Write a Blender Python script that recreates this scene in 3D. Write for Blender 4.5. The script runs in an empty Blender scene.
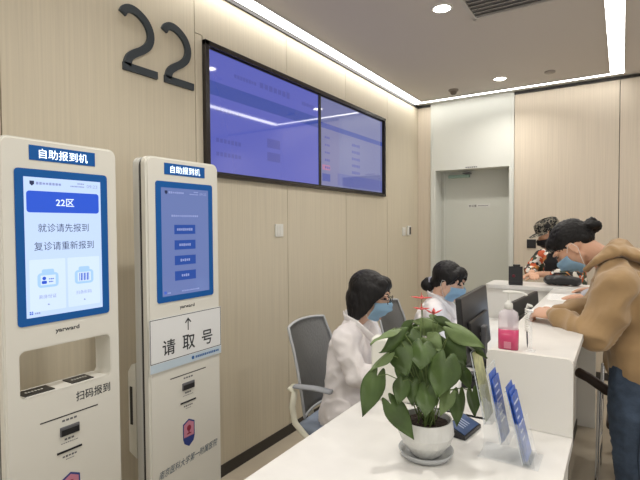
import bpy, bmesh, math, random
from mathutils import Vector, Matrix, noise
PI = math.pi
R = math.radians
sc = bpy.context.scene
C = sc.collection
random.seed(7)

# ------------------------------------------------------------------ camera
FPX, YAW, PITCH, ROLL = 471.03, -.57016, -.03066, -.00623
_cy, _sy, _cp, _sp = math.cos(YAW), math.sin(YAW), math.cos(PITCH), math.sin(PITCH)
FW = Vector((_sy*_cp, _cy*_cp, _sp))
_r = Vector((_cy, -_sy, 0)); _u = _r.cross(FW)
RT = _r*math.cos(ROLL) + _u*math.sin(ROLL)
UP = -_r*math.sin(ROLL) + _u*math.cos(ROLL)
EYE = Vector((0, 0, 1.5))
cam = bpy.data.cameras.new('camera'); co = bpy.data.objects.new('camera', cam); C.objects.link(co)
cam.sensor_width = 36; cam.lens = FPX/640*36; cam.clip_start = .02
co.matrix_world = Matrix(((RT.x, UP.x, -FW.x, EYE.x), (RT.y, UP.y, -FW.y, EYE.y), (RT.z, UP.z, -FW.z, EYE.z), (0, 0, 0, 1)))
sc.camera = co

def at(px, py, d):
    return EYE + d*(FW + RT*((px-320)/FPX) - UP*((py-240)/FPX))

# ------------------------------------------------------------------ materials
MATS = {}
def mat(name, col, rough=.5, metal=0, spec=.5, bump=0, bscale=200, var=0, vscale=8, emit=None, es=0, trans=0, ior=1.45, alpha=1, stretch=None, sheen=0, coat=0, subs=0):
    if name in MATS: return MATS[name]
    m = bpy.data.materials.new(name); m.use_nodes = True
    nt = m.node_tree; b = nt.nodes['Principled BSDF']
    def s(k, v):
        if k in b.inputs: b.inputs[k].default_value = v
    c = (*col, 1)
    s('Base Color', c); s('Roughness', rough); s('Metallic', metal); s('Specular IOR Level', spec)
    s('Transmission Weight', trans); s('IOR', ior); s('Alpha', alpha); s('Sheen Weight', sheen); s('Coat Weight', coat)
    if subs: s('Subsurface Weight', subs); s('Subsurface Radius', (.02, .008, .004))
    if emit: s('Emission Color', (*emit, 1)); s('Emission Strength', es)
    if var or bump:
        tc = nt.nodes.new('ShaderNodeTexCoord'); mp = nt.nodes.new('ShaderNodeMapping')
        nt.links.new(tc.outputs['Object'], mp.inputs['Vector'])
        if stretch: mp.inputs['Scale'].default_value = stretch
    if var:
        n = nt.nodes.new('ShaderNodeTexNoise'); n.inputs['Scale'].default_value = vscale; n.inputs['Detail'].default_value = 6
        nt.links.new(mp.outputs[0], n.inputs['Vector'])
        r = nt.nodes.new('ShaderNodeValToRGB')
        r.color_ramp.elements[0].position = .3; r.color_ramp.elements[1].position = .7
        r.color_ramp.elements[0].color = (*[max(0, x*(1-var)) for x in col], 1)
        r.color_ramp.elements[1].color = (*[min(1, x*(1+var*.6)) for x in col], 1)
        nt.links.new(n.outputs['Fac'], r.inputs[0]); nt.links.new(r.outputs[0], b.inputs['Base Color'])
    if bump:
        n2 = nt.nodes.new('ShaderNodeTexNoise'); n2.inputs['Scale'].default_value = bscale; n2.inputs['Detail'].default_value = 3
        nt.links.new(mp.outputs[0], n2.inputs['Vector'])
        bp = nt.nodes.new('ShaderNodeBump'); bp.inputs['Strength'].default_value = bump; bp.inputs['Distance'].default_value = .01
        nt.links.new(n2.outputs['Fac'], bp.inputs['Height']); nt.links.new(bp.outputs[0], b.inputs['Normal'])
    MATS[name] = m
    return m

def voro_mat(name, cols, scale, rough=.8):
    m = bpy.data.materials.new(name); m.use_nodes = True
    nt = m.node_tree; b = nt.nodes['Principled BSDF']; b.inputs['Roughness'].default_value = rough
    tc = nt.nodes.new('ShaderNodeTexCoord')
    nz = nt.nodes.new('ShaderNodeTexNoise'); nz.inputs['Scale'].default_value = scale*.8
    nt.links.new(tc.outputs['Object'], nz.inputs['Vector'])
    ad = nt.nodes.new('ShaderNodeMixRGB'); ad.blend_type = 'ADD'; ad.inputs[0].default_value = .08
    nt.links.new(tc.outputs['Object'], ad.inputs[1]); nt.links.new(nz.outputs['Color'], ad.inputs[2])
    v = nt.nodes.new('ShaderNodeTexVoronoi'); v.inputs['Scale'].default_value = scale
    nt.links.new(ad.outputs[0], v.inputs['Vector'])
    r = nt.nodes.new('ShaderNodeValToRGB'); r.color_ramp.interpolation = 'CONSTANT'
    el = r.color_ramp.elements
    while len(el) < len(cols): el.new(.5)
    for i, c in enumerate(cols):
        el[i].position = i/len(cols); el[i].color = (*c, 1)
    sp = nt.nodes.new('ShaderNodeSeparateColor'); nt.links.new(v.outputs['Color'], sp.inputs[0])
    nt.links.new(sp.outputs[0], r.inputs[0]); nt.links.new(r.outputs[0], b.inputs['Base Color'])
    return m

WOOD = mat('wood_panel', (.62, .555, .43), .55, var=.07, vscale=3, stretch=(30, 30, .5), bump=.05, bscale=8)
WOODB = mat('wood_panel_back', (.63, .55, .44), .55, var=.07, vscale=3, stretch=(30, 30, .5))
BLACK = mat('gap_black', (.02, .018, .016), .5)
SKIRT = mat('dark_skirting', (.035, .03, .026), .45)
DOORW = mat('door_paint', (.66, .67, .62), .45)
DOORP = mat('door_leaf_paint', (.58, .59, .53), .5)
CEIL = mat('ceiling_paint', (.60, .565, .53), .9)
FLOOR = mat('floor_tile', (.46, .40, .31), .35, var=.1, vscale=6)
STRIP = mat('strip_light', (1, 1, 1), .5, emit=(1, .98, .94), es=7)
LAMP = mat('lamp_lens', (1, 1, 1), .5, emit=(1, .95, .86), es=14)
WHITE = mat('white_plastic', (.72, .71, .66), .4)
KIOSK = mat('kiosk_shell', (.70, .685, .62), .38, bump=.015, bscale=400)
KIOSK2 = mat('kiosk_side_grey', (.60, .60, .57), .4)
BLUE = mat('kiosk_blue', (.008, .10, .36), .45, spec=.25)
DARK = mat('dark_print', (.03, .035, .04), .6)
GRAPH = mat('wall_numeral', (.035, .045, .055), .5)
COUNTER = mat('counter_stone', (.74, .725, .69), .28, var=.08, vscale=5)
COUNTP = mat('counter_panel', (.76, .74, .69), .35)
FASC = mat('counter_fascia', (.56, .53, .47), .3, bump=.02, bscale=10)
ACRY = mat('clear_acrylic', (.80, .86, .92), .08, alpha=.11)
ACRE = mat('acrylic_edge', (.75, .80, .84), .15, alpha=.75)
BLKPL = mat('black_plastic', (.018, .018, .02), .35)
GREYPL = mat('grey_plastic', (.12, .12, .13), .4)
CHROME = mat('chrome', (.6, .6, .6), .2, metal=1)
SKIN = mat('skin', (.62, .36, .24), .55, subs=.1)
SKIN2 = mat('skin_pale', (.66, .42, .30), .55, subs=.1)
HAIR = mat('black_hair', (.009, .008, .008), .5, spec=.3, bump=.5, bscale=60, stretch=(1, 1, .25))
MASK = mat('mask_blue', (.40, .62, .80), .8)
COATM = mat('white_coat', (.76, .72, .71), .85, bump=.25, bscale=22)
HOOD = mat('caramel_fleece', (.36, .235, .115), .95, bump=.3, bscale=14, sheen=.3, var=.08, vscale=10)
JEANS = mat('jeans_denim', (.05, .075, .12), .85, var=.35, vscale=14, bump=.2, bscale=120)
GREYC = mat('pale_grey_cloth', (.46, .46, .50), .9, bump=.3, bscale=20)
FLORAL = voro_mat('floral_cloth', [(.02, .02, .02), (.75, .70, .62), (.62, .12, .04), (.05, .07, .04), (.8, .76, .7), (.03, .03, .03), (.55, .22, .05)], 26)
CAMO = voro_mat('patterned_cap_cloth', [(.02, .02, .02), (.42, .38, .30), (.04, .04, .04), (.22, .2, .15)], 50)
MESHF = mat('grey_mesh_fabric', (.33, .335, .335), .8, bump=.6, bscale=160, stretch=(1, 1, .1))
SEATF = mat('blue_grey_seat_fabric', (.27, .32, .41), .9, bump=.3, bscale=200)
CREAM = mat('cream_chair_frame', (.68, .66, .54), .4)
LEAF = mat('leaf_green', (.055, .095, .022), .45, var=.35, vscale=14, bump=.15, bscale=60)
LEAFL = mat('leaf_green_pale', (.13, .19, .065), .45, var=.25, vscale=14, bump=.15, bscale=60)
STEM = mat('stem_green', (.12, .17, .05), .6)
SOIL = mat('potting_soil', (.03, .02, .014), 1, bump=1, bscale=90)
POT = mat('white_ceramic', (.66, .66, .63), .22, var=.08, vscale=20)
SAUCER = mat('grey_ceramic', (.42, .43, .43), .25)
REDF = mat('red_flower', (.62, .09, .08), .5)
BROCH = mat('blue_leaflet', (.03, .11, .50), .4, var=.5, vscale=45)
YELLF = mat('yellow_green_leaflet', (.55, .56, .28), .4, var=.3, vscale=30)
PAPER = mat('white_paper', (.86, .85, .82), .7)
GELP = mat('pink_gel', (.60, .07, .17), .2)
BOTT = mat('frosted_bottle', (.86, .80, .84), .3, alpha=.5)
BROWN = mat('dark_brown_leather', (.035, .018, .010), .4)
REDD = mat('red_dot', (.12, .01, .02), .4)

# ------------------------------------------------------------------ helpers
def tag(o, label, cat, group=None):
    o['label'] = label; o['category'] = cat
    if group: o['group'] = group
    return o

def thing(name, label, cat, loc=(0, 0, 0), rz=0, group=None):
    o = bpy.data.objects.new(name, None); o.empty_display_size = .05; C.objects.link(o)
    o.location = loc; o.rotation_euler = (0, 0, rz)
    return tag(o, label, cat, group)

def obj(name, bm, m, parent=None, smooth=False, label=None, loc=None):
    me = bpy.data.meshes.new(name)
    if isinstance(bm, bmesh.types.BMesh):
        bm.normal_update(); bm.to_mesh(me); bm.free()
    else: me = bm
    if m:
        me.materials.clear(); me.materials.append(m)
    if smooth:
        for p in me.polygons: p.use_smooth = True
    o = bpy.data.objects.new(name, me); C.objects.link(o)
    if parent: o.parent = parent
    if loc: o.location = loc
    if label: o['label'] = label
    return o

def struct(name, bm, m, parent=None):
    o = obj(name, bm, m, parent)
    if not parent: o['kind'] = 'structure'
    return o

def dup(o, parent=None, keep=True):
    c = o.copy(); C.objects.link(c)
    if parent: c.parent = parent
    for ch in [x for x in bpy.data.objects if x.parent == o]: dup(ch, c)
    return c

def box(bm, x0, x1, y0, y1, z0, z1, bev=0, seg=2):
    g = bmesh.ops.create_cube(bm, size=1)['verts']
    for v in g:
        v.co = Vector(((x0+x1)/2 + v.co.x*(x1-x0), (y0+y1)/2 + v.co.y*(y1-y0), (z0+z1)/2 + v.co.z*(z1-z0)))
    if bev:
        es = list({e for v in g for e in v.link_edges})
        bmesh.ops.bevel(bm, geom=es, offset=bev, segments=seg, profile=.5, affect='EDGES')
    return bm
def B(*a, **k): return box(bmesh.new(), *a, **k)

def frame_of(d, side=None):
    d = d.normalized()
    if side is None:
        side = Vector((0, 0, 1)) if abs(d.z) < .9 else Vector((1, 0, 0))
        side = d.cross(side)
    side = (side - d*side.dot(d)).normalized()
    return side, d.cross(side).normalized()

def loft(bm, pts, rad, side=None, n=16, caps=True):
    """closed tapering tube; rad entries r or (r_side, r_other)"""
    pts = [Vector(p) for p in pts]
    rad = [(r, r) if not isinstance(r, (tuple, list)) else r for r in rad]
    side = Vector(side) if side is not None else None
    rings = []
    def ring(c, s, t, ra, rb):
        return [bm.verts.new(c + s*math.cos(2*PI*k/n)*ra + t*math.sin(2*PI*k/n)*rb) for k in range(n)]
    N = len(pts); prev = None
    for i, p in enumerate(pts):
        d = (pts[min(i+1, N-1)] - pts[max(i-1, 0)])
        s, t = frame_of(d, side if side is not None else prev)
        prev = s
        ra, rb = rad[i]; dn = d.normalized()
        if i == 0 and caps:
            for a in (75, 50, 25):
                rings.append(ring(p - dn*math.sin(R(a))*min(ra, rb), s, t, ra*math.cos(R(a)), rb*math.cos(R(a))))
        rings.append(ring(p, s, t, ra, rb))
        if i == N-1 and caps:
            for a in (25, 50, 75):
                rings.append(ring(p + dn*math.sin(R(a))*min(ra, rb), s, t, ra*math.cos(R(a)), rb*math.cos(R(a))))
    for a, b in zip(rings, rings[1:]):
        for k in range(n): bm.faces.new((a[k], a[(k+1) % n], b[(k+1) % n], b[k]))
    bm.faces.new(rings[0][::-1]); bm.faces.new(rings[-1])
    return bm

def ell(bm, c, r, rot=None, n=16):
    g = bmesh.ops.create_uvsphere(bm, u_segments=n*2, v_segments=n, radius=1)['verts']
    M = Matrix.Translation(Vector(c)) @ (rot.to_4x4() if rot else Matrix()) @ Matrix.Diagonal((*r, 1))
    for v in g: v.co = M @ v.co
    return bm

def cyl(bm, c, r, z0, z1, n=32, r2=None):
    return loft(bm, [(c[0], c[1], z0), (c[0], c[1], z1)], [r, r2 or r], n=n, caps=False)

def lathe(bm, prof, c=(0, 0), n=40):
    rings = [[bm.verts.new((c[0]+r*math.cos(2*PI*k/n), c[1]+r*math.sin(2*PI*k/n), z)) for k in range(n)] for r, z in prof]
    for a, b in zip(rings, rings[1:]):
        for k in range(n): bm.faces.new((a[k], a[(k+1) % n], b[(k+1) % n], b[k]))
    return bm

def prism(bm, poly, a, b, axis='x'):
    """poly in (u,v); axis x: (y,z) extruded a..b in x; axis y: (x,z); axis z: (x,y)"""
    def P(u, v, w): return {'x': (w, u, v), 'y': (u, w, v), 'z': (u, v, w)}[axis]
    A = [bm.verts.new(P(u, v, a)) for u, v in poly]; Bv = [bm.verts.new(P(u, v, b)) for u, v in poly]
    n = len(poly)
    for k in range(n): bm.faces.new((A[k], A[(k+1) % n], Bv[(k+1) % n], Bv[k]))
    bm.faces.new(A[::-1]); bm.faces.new(Bv)
    bmesh.ops.recalc_face_normals(bm, faces=bm.faces)
    return bm

def rrect(u0, u1, v0, v1, r, n=6, corners=(1, 1, 1, 1)):
    out = []
    for (cx, cy, a0, on) in ((u1-r, v1-r, 0, corners[0]), (u0+r, v1-r, 90, corners[1]), (u0+r, v0+r, 180, corners[2]), (u1-r, v0+r, 270, corners[3])):
        if on:
            for k in range(n+1):
                a = R(a0+90*k/n); out.append((cx+r*math.cos(a), cy+r*math.sin(a)))
        else:
            out.append((cx + (r if a0 in (0, 270) else -r), cy + (r if a0 in (0, 90) else -r)))
    return out

def evaluated(o):
    dg = bpy.context.evaluated_depsgraph_get()
    return bpy.data.meshes.new_from_object(o.evaluated_get(dg))

def voxel(bm, vx, smooth=3, fold=0, fscale=10, fstretch=(1, 1, 1), seed=0, keep=None):
    me = bpy.data.meshes.new('tmp'); bmesh.ops.recalc_face_normals(bm, faces=bm.faces); bm.to_mesh(me); bm.free()
    o = bpy.data.objects.new('tmp', me); C.objects.link(o)
    r = o.modifiers.new('r', 'REMESH'); r.mode = 'VOXEL'; r.voxel_size = vx; r.adaptivity = 0
    if smooth:
        s = o.modifiers.new('s', 'SMOOTH'); s.factor = .5; s.iterations = smooth
    bpy.context.view_layer.update()
    m = evaluated(o)
    bpy.data.objects.remove(o)
    if fold:
        nr = [v.normal.copy() for v in m.vertices]
        for v, nn in zip(m.vertices, nr):
            p = Vector((v.co.x*fstretch[0], v.co.y*fstretch[1], v.co.z*fstretch[2]))*fscale + Vector((seed, seed*2, 0))
            w = noise.noise(p + noise.noise_vector(p*.6)*.8)
            v.co += nn*fold*(1-2*abs(w)*1.6)
    for p in m.polygons: p.use_smooth = True
    return m

_txt = {}
def text_mesh(s, size, bold=0, shear=0, spacing=1):
    c = bpy.data.curves.new('t', 'FONT'); c.body = s; c.size = size; c.align_x = 'CENTER'; c.align_y = 'CENTER'
    c.offset = bold; c.shear = shear; c.space_character = spacing; c.resolution_u = 3
    o = bpy.data.objects.new('t', c); C.objects.link(o); bpy.context.view_layer.update()
    m = evaluated(o); bpy.data.objects.remove(o)
    return m

def text(name, s, size, pos, m, parent, width=None, height=None, face='x', bold=0, rot=0, shear=0, label=None):
    """flat lettering centred at pos, reading towards +x world (face x: plane YZ facing +X)"""
    me = text_mesh(s, size, bold, shear)
    xs = [v.co.x for v in me.vertices]; ys = [v.co.y for v in me.vertices]
    cx, cy = (min(xs)+max(xs))/2, (min(ys)+max(ys))/2
    sx = width/(max(xs)-min(xs)) if width else 1
    sy = height/(max(ys)-min(ys)) if height else sx
    if not width: sx = sy
    for v in me.vertices:
        u, w = (v.co.x-cx)*sx, (v.co.y-cy)*sy
        u, w = u*math.cos(rot)-w*math.sin(rot), u*math.sin(rot)+w*math.cos(rot)
        v.co = Vector((0, u, w)) if face == 'x' else Vector((u, 0, w)) if face == '-y' else Vector((u, w, 0))
    o = obj(name, me, m, parent, loc=pos, label=label)
    return o

def bars(bm, x, y0, y1, z, h, n, seed=1):
    """tiny illegible line of writing: short uneven strokes"""
    rnd = random.Random(seed); w = (y1-y0)/n
    for k in range(n):
        a = y0+k*w
        hh = h*rnd.uniform(.7, 1)
        box(bm, x, x+.0004, a, a+w*.72, z-hh/2, z+hh/2)
    return bm

# ------------------------------------------------------------------ room
WX, BY, CZ = -2.0, 5.234, 2.87
struct('floor', B(-2.2, 5, -3.5, 5.6, -.1, 0), FLOOR)
struct('ceiling', B(-2.2, 5, -3.5, 5.6, CZ, CZ+.1), CEIL)
wl = struct('wall_left', B(WX-.2, WX-.08, -3.5, BY+.3, 0, CZ), BLACK)
ys = [-3.5, -2.51, -1.665, -.82, .025, .87, 1.848, 2.695, 3.54, 4.385, BY]
for a, b in zip(ys, ys[1:]):
    bm = bmesh.new()
    a_, b_ = a+.0025, b-.0025
    if 1.8 < a < 4.3:
        box(bm, WX-.08, WX, a_, b_, .07, 1.783)
        if a < 1.9: box(bm, WX-.08, WX, a_, 1.902, 1.783, 2.57); box(bm, WX-.08, WX, 1.906, b_, 2.549, 2.574)
        else: box(bm, WX-.08, WX, a_, b_, 2.549, 2.574)
        box(bm, WX-.08, WX, a_, b_, 2.574, 2.852)
        if b > 4.3: box(bm, WX-.08, WX, 4.297, b_, 1.783, 2.549)
    else: box(bm, WX-.08, WX, a_, b_, .07, 2.852)
    obj('wall_panel', bm, WOOD, wl)
struct('baseboard_left', B(WX-.01, WX+.006, -3.5, BY, 0, .072), SKIRT)
wb = struct('wall_back', B(WX-.15, 5, BY+.25, BY+.4, 0, CZ), BLACK)
for a, b in ((WX, -1.845), (-.95, -.032), (-.026, .84), (.846, 1.7), (1.706, 2.6), (2.606, 5)):
    obj('wall_panel', B(a, b, BY, BY+.25, .07, 2.852), WOODB, wb)
struct('baseboard_back', B(-.95, 5, BY-.006, BY+.01, 0, .072), SKIRT)
struct('shadow_gap_strip_1', B(WX, WX+.012, -3.5, BY, 2.84, 2.862), BLACK)  # black strip painting in the dark of the shadow gap under the ceiling
bm = B(WX, -1.845, BY-.012, BY, 2.84, 2.862); box(bm, -.95, 5, BY-.012, BY, 2.84, 2.862)
struct('shadow_gap_strip_2', bm, BLACK)  # same shadow gap along the back wall, its shade given as solid black
# door unit
d = struct('door_1', B(-1.79, -1.0, BY+.215, BY+.245, 0, 2.11), DOORP)
bm = B(-1.845, -1.79, BY-.012, BY+.25, 0, 2.87); box(bm, -1.0, -.953, BY-.012, BY+.25, 0, 2.87)
box(bm, -1.79, -1.0, BY-.012, BY+.25, 2.11, 2.87)
obj('door_surround', bm, DOORW, d)
bm = bmesh.new()
for x in (-1.835, -.99): box(bm, x, x+.012, BY-.017, BY-.01, 0, 2.85)
obj('surround_bead', bm, DOORW, d)
bm = B(-1.76, -1.745, BY+.208, BY+.216, 0, 2.09); box(bm, -1.02, -1.012, BY+.208, BY+.216, 0, 2.09)
obj('door_frame', bm, DOORW, d)
obj('door_closer', B(-1.70, -1.46, BY+.17, BY+.215, 2.035, 2.07, .006), mat('closer_green', (.30, .42, .36), .4), d)
obj('closer_arm', B(-1.52, -1.44, BY+.12, BY+.2, 2.075, 2.085), GREYPL, d)
s_ = obj('door_sign', B(-1.485, -1.24, BY+.211, BY+.215, 1.69, 1.735), mat('sign_grey', (.62, .62, .58), .4), d)
text('sign_lettering', '办公室', .03, (-1.43, BY+.2105, 1.712), DARK, s_, width=.085, face='-y', bold=.0005)
bm = bmesh.new()
for k in range(8): box(bm, -1.37+k*.014, -1.36+k*.014, BY+.2103, BY+.2108, 1.709, 1.716)
obj('sign_small_print', bm, GREYPL, s_)
bm = bmesh.new(); bars(bm, 0, 0, .13, 0, .016, 6, 3)
for v in bm.verts: v.co = Vector((-1.45+v.co.y, BY-.0125-v.co.x, 2.125+v.co.z))
obj('header_print', bm, GREYPL, d)

# strip lights
def strip(name, label, pts_bm):
    t = thing(name, label, 'light', (0, 0, 0))
    return t
def strip_thing(label, x0, x1, y0, y1, wall=None):
    t = thing('ceiling_strip_light', label, 'strip light', ((x0+x1)/2, (y0+y1)/2, CZ))
    cx, cy = (x0+x1)/2, (y0+y1)/2
    obj('diffuser', B(x0-cx, x1-cx, y0-cy, y1-cy, -.006, .001), STRIP, t)
    if x1-x0 < y1-y0:
        bm = B(x0-cx-.004, x0-cx, y0-cy, y1-cy, -.009, .001); box(bm, x1-cx, x1-cx+.004, y0-cy, y1-cy, -.009, .001)
    else:
        bm = B(x0-cx, x1-cx, y0-cy-.004, y0-cy, -.009, .001); box(bm, x0-cx, x1-cx, y1-cy, y1-cy+.10, -.002, .001)
    obj('edge_trim', bm, mat('strip_trim', (.6, .6, .58), .5), t)
strip_thing('long white strip light in the ceiling along the wood wall above the television screens', WX+.016, -1.892, -3.4, 5.05)
strip_thing('white strip light in the ceiling along the back wall above the door', WX+.016, .0, 5.055, 5.115)
strip_thing('white strip light running across the ceiling near the right edge, towards the back wall corner', -.105, 0, -3.4, 5.05)

DL = 'recessed downlights in the ceiling'
def downlight(x, y, label):
    t = thing('recessed_downlight', label, 'ceiling light', (x, y, CZ), 0, DL)
    obj('lens', cyl(bmesh.new(), (0, 0), .052, -.004, .0, 32), LAMP, t)
    obj('trim_ring', lathe(bmesh.new(), [(.053, 0), (.053, -.006), (.062, -.007), (.068, -.003), (.068, 0)]), WHITE, t, True)
    l = bpy.data.lights.new('downlight_lamp', 'AREA'); l.shape = 'DISK'; l.size = .1; l.energy = 7; l.color = (1, .96, .90); l.spread = R(140)
    lo = bpy.data.objects.new('downlight_lamp', l); C.objects.link(lo); lo.parent = t; lo.location = (0, 0, -.012)
downlight(-.974, 2.965, 'round recessed downlight nearest the ceiling air grille')
downlight(-.981, 4.68, 'small round downlight near the back wall, above the white door')
downlight(-.975, 1.25, 'round downlight in the ceiling above the near end of the counter, out of the photo')
downlight(.95, 1.25, 'round downlight above the visitor side beside the camera, out of the photo')
downlight(.95, 2.965, 'round downlight above the visitor side behind the woman in the hoodie, out of the photo')
downlight(.95, 4.68, 'round downlight above the visitor side by the back wall, out of the photo')
downlight(-.975, -.46, 'round downlight in the ceiling behind the camera on the kiosk side')
downlight(.95, -.46, 'round downlight in the ceiling behind the camera on the visitor side')

# air grille
t = thing('ceiling_air_grille', 'white louvred air conditioning grille in the ceiling at top of view', 'air vent', (-.58, 2.88, CZ))
GX0, GX1, GY0, GY1 = -.27, .42, -.36, .36
bm = bmesh.new()
for (a, b, c, d_) in ((GX0, GX1, GY0, GY0+.025), (GX0, GX1, GY1-.025, GY1), (GX0, GX0+.025, GY0, GY1), (GX1-.025, GX1, GY0, GY1)):
    box(bm, a, b, c, d_, -.012, .001, .003)
obj('grille_frame', bm, mat('grille_paint', (.55, .53, .50), .5), t)
obj('grille_back', B(GX0+.02, GX1-.02, GY0+.02, GY1-.02, -.0005, .001), mat('grille_dark', (.25, .24, .23), .6), t)
bm = bmesh.new()
for k in range(13):
    y = GY0+.045+k*.052
    g = bmesh.ops.create_cube(bm, size=1)['verts']
    M = Matrix.Translation(((GX0+GX1)/2, y, -.006)) @ Matrix.Rotation(R(35), 4, 'X') @ Matrix.Diagonal((GX1-GX0-.05, .03, .002, 1))
    for v in g: v.co = M @ v.co
o = obj('louvres', bm, mat('grille_paint', (.55, .53, .50), .5), t)
# smoke detector, sprinkler
t = thing('smoke_detector', 'small brown dome smoke detector on the ceiling by the back left corner', 'smoke detector', (-1.457, 4.80, CZ))
obj('base', lathe(bmesh.new(), [(0, -.018), (.045, -.018), (.05, -.01), (.05, .0)], n=24), mat('detector_grey', (.25, .22, .19), .5), t, True)
obj('dome', lathe(bmesh.new(), [(0, -.05), (.018, -.05), (.03, -.04), (.034, -.018)], n=24), mat('detector_dark', (.16, .13, .10), .5), t, True)
t = thing('ceiling_sprinkler', 'tiny flat round sprinkler cover on the ceiling right of the downlight', 'sprinkler', (-.562, 4.72, CZ))
obj('cover', lathe(bmesh.new(), [(0, -.014), (.04, -.014), (.045, -.008), (.045, 0)], n=24), mat('detector_grey2', (.34, .31, .28), .5), t, True)

# wall switches
def switch(name, label, y0, y1, z0, z1, m, keys, cat='light switch'):
    t = thing(name, label, cat, (WX, (y0+y1)/2, (z0+z1)/2))
    w, h = (y1-y0)/2, (z1-z0)/2
    obj('plate', B(0, .009, -w, w, -h, h, .003), m, t)
    for k in range(keys):
        a = -w*.72+k*(w*1.44)/keys
        obj('key', B(.009, .012, a+.003, a+w*1.44/keys-.003, -h*.7, h*.7, .001), m, t)
switch('wall_switch', 'square white two-key switch on the wood wall below the screens', 2.546, 2.634, 1.425, 1.512, WHITE, 2)
switch('wall_switch', 'small white switch on the wood wall close to the back corner', 4.76, 4.845, 1.385, 1.475, WHITE, 1)
t = thing('wall_thermostat', 'narrow white controller with a dark face next to the corner switch', 'thermostat', (WX, 4.93, 1.44))
obj('housing', B(0, .022, -.04, .04, -.055, .05, .005), WHITE, t)
obj('display', B(.0215, .024, -.012, .033, -.045, .038, .002), BLKPL, t)
t = thing('wall_switch', 'square black switch plate on the back wall right of the door', 'light switch', (-.78, BY, 1.30))
obj('plate', B(-.043, .043, -.01, 0, -.045, .045, .003), BLKPL, t)
obj('key', B(-.034, .034, -.013, -.009, -.036, .036, .002), BLKPL, t)

# numerals 22
def two(y0, label):
    P = [(0.02, .86), (.10, .945), (.28, .985), (.50, .955), (.72, .86), (.84, .73), (.86, .60), (.78, .47), (.60, .36), (.38, .27), (.20, .17), (.12, .03)]
    # smooth the centre line
    pts = []
    for i in range(len(P)-1):
        p0 = P[max(i-1, 0)]; p1 = P[i]; p2 = P[i+1]; p3 = P[min(i+2, len(P)-1)]
        for k in range(5):
            s = k/5
            q = [.5*(2*b+(c-a)*s+(2*a-5*b+4*c-d)*s*s+(-a+3*b-3*c+d)*s**3) for a, b, c, d in zip(p0, p1, p2, p3)]
            pts.append(q)
    pts.append(P[-1])
    W, H, st = .185, .285, .019
    pts = [Vector((y0+u*W, 2.262+v*H, 0)) for u, v in pts]
    L, Rr = [], []
    for i, p in enumerate(pts):
        dd = (pts[min(i+1, len(pts)-1)]-pts[max(i-1, 0)]).normalized(); nn = Vector((-dd.y, dd.x, 0))
        L.append(p+nn*st); Rr.append(p-nn*st)
    bm = bmesh.new()
    x0, x1 = 0, .014
    rows = []
    for a, b in zip(L, Rr):
        rows.append([bm.verts.new((x, q.x, q.y)) for x, q in ((x0, a), (x1, a), (x1, b), (x0, b))])
    for a, b in zip(rows, rows[1:]):
        for k in range(4): bm.faces.new((a[k], a[(k+1) % 4], b[(k+1) % 4], b[k]))
    bm.faces.new(rows[0]); bm.faces.new(rows[-1][::-1])
    box(bm, x0, x1, y0+.002, y0+W*1.06, 2.245, 2.281)
    bmesh.ops.recalc_face_normals(bm, faces=bm.faces)
    c = Vector((WX, y0+W/2, 2.24))
    for v in bm.verts: v.co -= Vector((0, c.y, c.z))
    o = obj('wall_numeral', bm, GRAPH, None, loc=c)
    tag(o, label, 'number sign', 'dark numerals on the wood wall')
two(1.392, 'dark grey numeral 2 on the wood wall, left one of the pair')
two(1.632, 'dark grey numeral 2 on the wood wall, right one nearest the screens')

# ------------------------------------------------------------------ television screens
SCRB = mat('screen_blue', (.02, .02, .05), .04, emit=(.105, .125, .50), es=.72, spec=1.0)
SCRT = mat('screen_titleband', (.02, .02, .05), .04, emit=(.045, .08, .36), es=.72, spec=1.0)
SCRG = mat('screen_greyblue', (.02, .02, .05), .04, emit=(.165, .18, .36), es=.75, spec=1.0)
SCRD = mat('screen_lettering', (.02, .02, .05), .04, emit=(.08, .095, .38), es=.72, spec=1.0)
SCRO = mat('screen_orange_cell', (.02, .02, .05), .04, emit=(.35, .16, .28), es=.9, spec=.6)
t = thing('screen_surround', 'black frame around both wall television screens', 'screen frame', (WX, 3.10, 1.783))
ya, yb, za, zb = -1.196, 1.197, 0, .766
bm = bmesh.new()
for (a, b, c, d_) in ((ya, yb, zb-.028, zb), (ya, yb, za, za+.022), (ya, ya+.03, za, zb), (yb-.02, yb, za, zb)): box(bm, -.02, .026, a, b, c, d_, .0015)
obj('frame', bm, mat('tv_frame', (.025, .02, .018), .25), t)
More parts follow.
